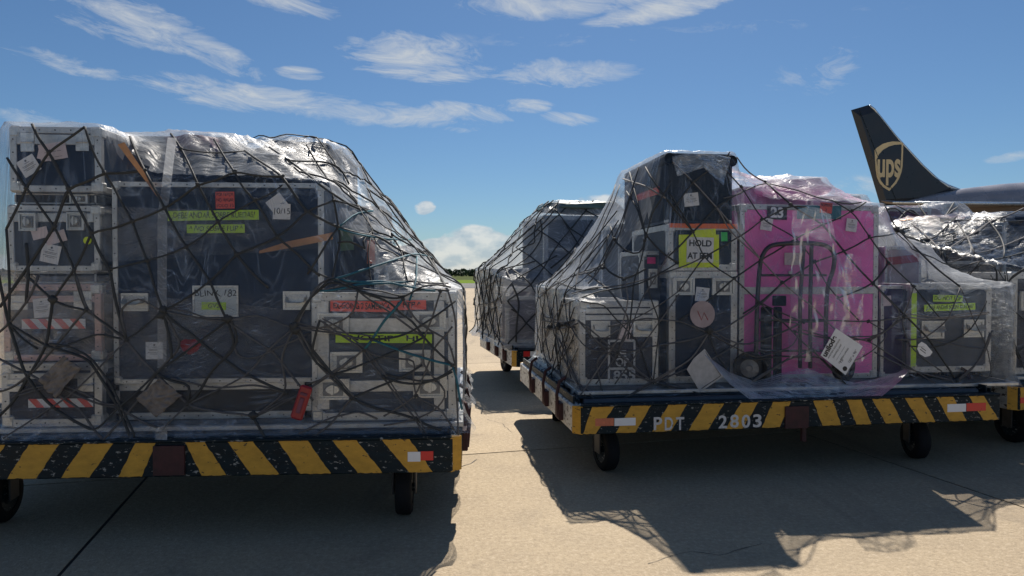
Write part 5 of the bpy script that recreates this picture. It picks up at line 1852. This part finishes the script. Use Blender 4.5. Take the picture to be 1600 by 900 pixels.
for p in ([(750, 425), (800, 385), (850, 340), (870, 320)], [(755, 440), (810, 400), (862, 345), (890, 318)], [(760, 450), (800, 420), (830, 400), (850, 370), (846, 345)],
          [(748, 500), (770, 480), (790, 475), (810, 490)], [(752, 476), (780, 470), (800, 440), (870, 400)], [(880, 345), (900, 375), (925, 410)], [(925, 345), (905, 375), (885, 400), (860, 420)],
          [(945, 345), (925, 385), (900, 430)], [(748, 430), (760, 480), (755, 530)], [(770, 430), (765, 500), (785, 540)], [(790, 420), (812, 470), (806, 535)]):
    netC.trace(p, r=.012)

# ================================================================ LOAD D (right edge)
Dd = Load(1560, 586, ZD, 8)
bd = []
pallet(Dd, -.03, 3.1, -.08, 2.3, 'aluminium pallet sheet under the load at the right edge')
keep(bd, case(Dd, 1580, 425, 1730, 586, 0, .7, 'charcoal case with silver edges at the right edge of the photo', BROWNP, rw=.06, bottom=ZD, latches=[(1592, 455, 1625, 485)]))
BW = mat('black_stretch_plastic', (.012, .016, .024), .30, 0, .2, 6, .35, 9, stretch=(1, 1, 5))
for (px0, px1, py, v, dp, top, lab, mm) in ((0, .75, 0, .8, .7, 1.62, 'low black wrapped case beside the green labelled case', BW), (.0, .8, 0, 1.55, .75, 1.95, 'black wrapped case at the back left of the right edge load', BW),
                                         (.85, 2.1, 0, .85, 1.4, 2.02, 'long black wrapped case at the back of the right edge load', BW), (2.15, 3.0, 0, .0, 2.2, 1.9, 'black case at the far right end, outside the frame', CHAR)):
    keep(bd, case(Dd, 0, 0, 1, 1, v, dp, lab, mm, rw=.03, bottom=ZD, top=top, u=(px0, px1), rivets=False))
bundle(Dd, 1470, 352, 1.7, .5, .3, .08, mat('dark_red_cover', (.10, .02, .03), .6), 'dark red rolled cover on the right edge load', 'rolled_cover', 3, 'cover', bd)
bundle(Dd, 1580, 352, 1.2, .5, .4, .12, BW, 'glossy black plastic bundle on top of the right edge load', 'wrapped_bundle', 9, 'bundle', bd)
m = MB()
cu_, cz_ = Dd.f(1430, 347, 1.75)
foam = bundle(Dd, 1440, 346, 1.7, .25, .15, .035, mat('copper_foil', (.40, .20, .10), .4, .3, .3, 20), 'copper coloured foil roll on the right edge load', 'foil_roll', 5, 'roll')
filmD, bvD = drape(Dd, bd, -.04, 3.05, -.06, 2.35, seed=51, step=.045, wr=.016, label='clear film draped over the load at the right edge', mats=[FILM, FILM, FILMS])
netD = Net('cargo net over the load at the right edge', bvD, Dd.o)
D_lines = [[(1416, 345), (1437, 358), (1456, 378), (1472, 392), (1482, 412)], [(1405, 363), (1456, 378), (1495, 340)], [(1456, 378), (1512, 371), (1550, 345)], [(1496, 348), (1512, 371), (1522, 398)],
           [(1522, 398), (1570, 385), (1600, 372)], [(1540, 340), (1560, 365), (1570, 385), (1568, 405)], [(1482, 412), (1522, 398), (1512, 371)], [(1470, 345), (1550, 345), (1600, 346)],
           [(1470, 392), (1512, 371), (1550, 345), (1600, 325)], [(1480, 425), (1530, 408), (1568, 405), (1600, 395)], [(1490, 440), (1540, 410), (1560, 415), (1555, 460), (1565, 520), (1550, 590)],
           [(1560, 420), (1580, 460), (1570, 520), (1575, 590)], [(1600, 420), (1570, 440), (1562, 500), (1590, 560)], [(1550, 430), (1570, 470), (1600, 500)], [(1550, 540), (1570, 560), (1600, 540)],
           [(1555, 500), (1580, 520), (1600, 580)], [(1568, 425), (1574, 480), (1560, 540), (1568, 600)]]
for i, p in enumerate(D_lines):
    netD.trace(p, r=.0075, m=ROPEL if i % 2 == 0 and i < 10 else ROPE, twin=(i > 10 and i % 2 == 0))
netD.lattice(Dd, (-1, .1, ZD), (0, 1, 0), (0, 0, 1), (1, 0, 0), 8, 5, .26, r=.009)

# ================================================================ LOAD E (hindmost)
Ee = Load(1310, 530, ZD, 10)
be = []
pallet(Ee, -.03, 3.1, -.05, 2.2, 'aluminium pallet sheet under the hindmost load')
def caseE(px0, py0, px1, v, dp, lab, mm, **k):
    return keep(be, case(Ee, px0, py0, px1, 500, v, dp, lab, mm, rw=.06, bottom=ZD, **k))
caseE(1383, 324, 1454, .6, .9, 'tall maroon case just right of the pink one, below the tailplane', MAROON)
caseE(1300, 345, 1378, .5, 1.0, 'dark case hidden behind the pink case in the hindmost load', CHAR)
c = caseE(1474, 318, 1496, .8, .3, 'narrow pale box standing in for a peak of film below the aircraft tailplane', mat('pale_laminate', (.35, .30, .30)))  # box added in place of a white peak of film
caseE(1500, 352, 1600, .4, 1.2, 'low dark case at the right of the hindmost load', CHAR)
filmE, bvE = drape(Ee, be, -.05, 3.0, -.05, 2.1, seed=71, step=.06, wr=.02, label='clear film draped over the hindmost load', mats=[FILM, FILM, FILMS])
netE = Net('cargo net over the hindmost load', bvE, Ee.o)
for p in ([(1383, 330), (1400, 322), (1420, 345)], [(1400, 350), (1420, 322), (1450, 350)], [(1400, 322), (1440, 340), (1475, 345), (1490, 318)], [(1470, 350), (1480, 335), (1496, 325)], [(1435, 322), (1450, 345)]):
    netE.trace(p, r=.013)

print('objects', len(bpy.data.objects), 'tris', sum(len(o.data.polygons) for o in bpy.data.objects if o.type == 'MESH') * 2)
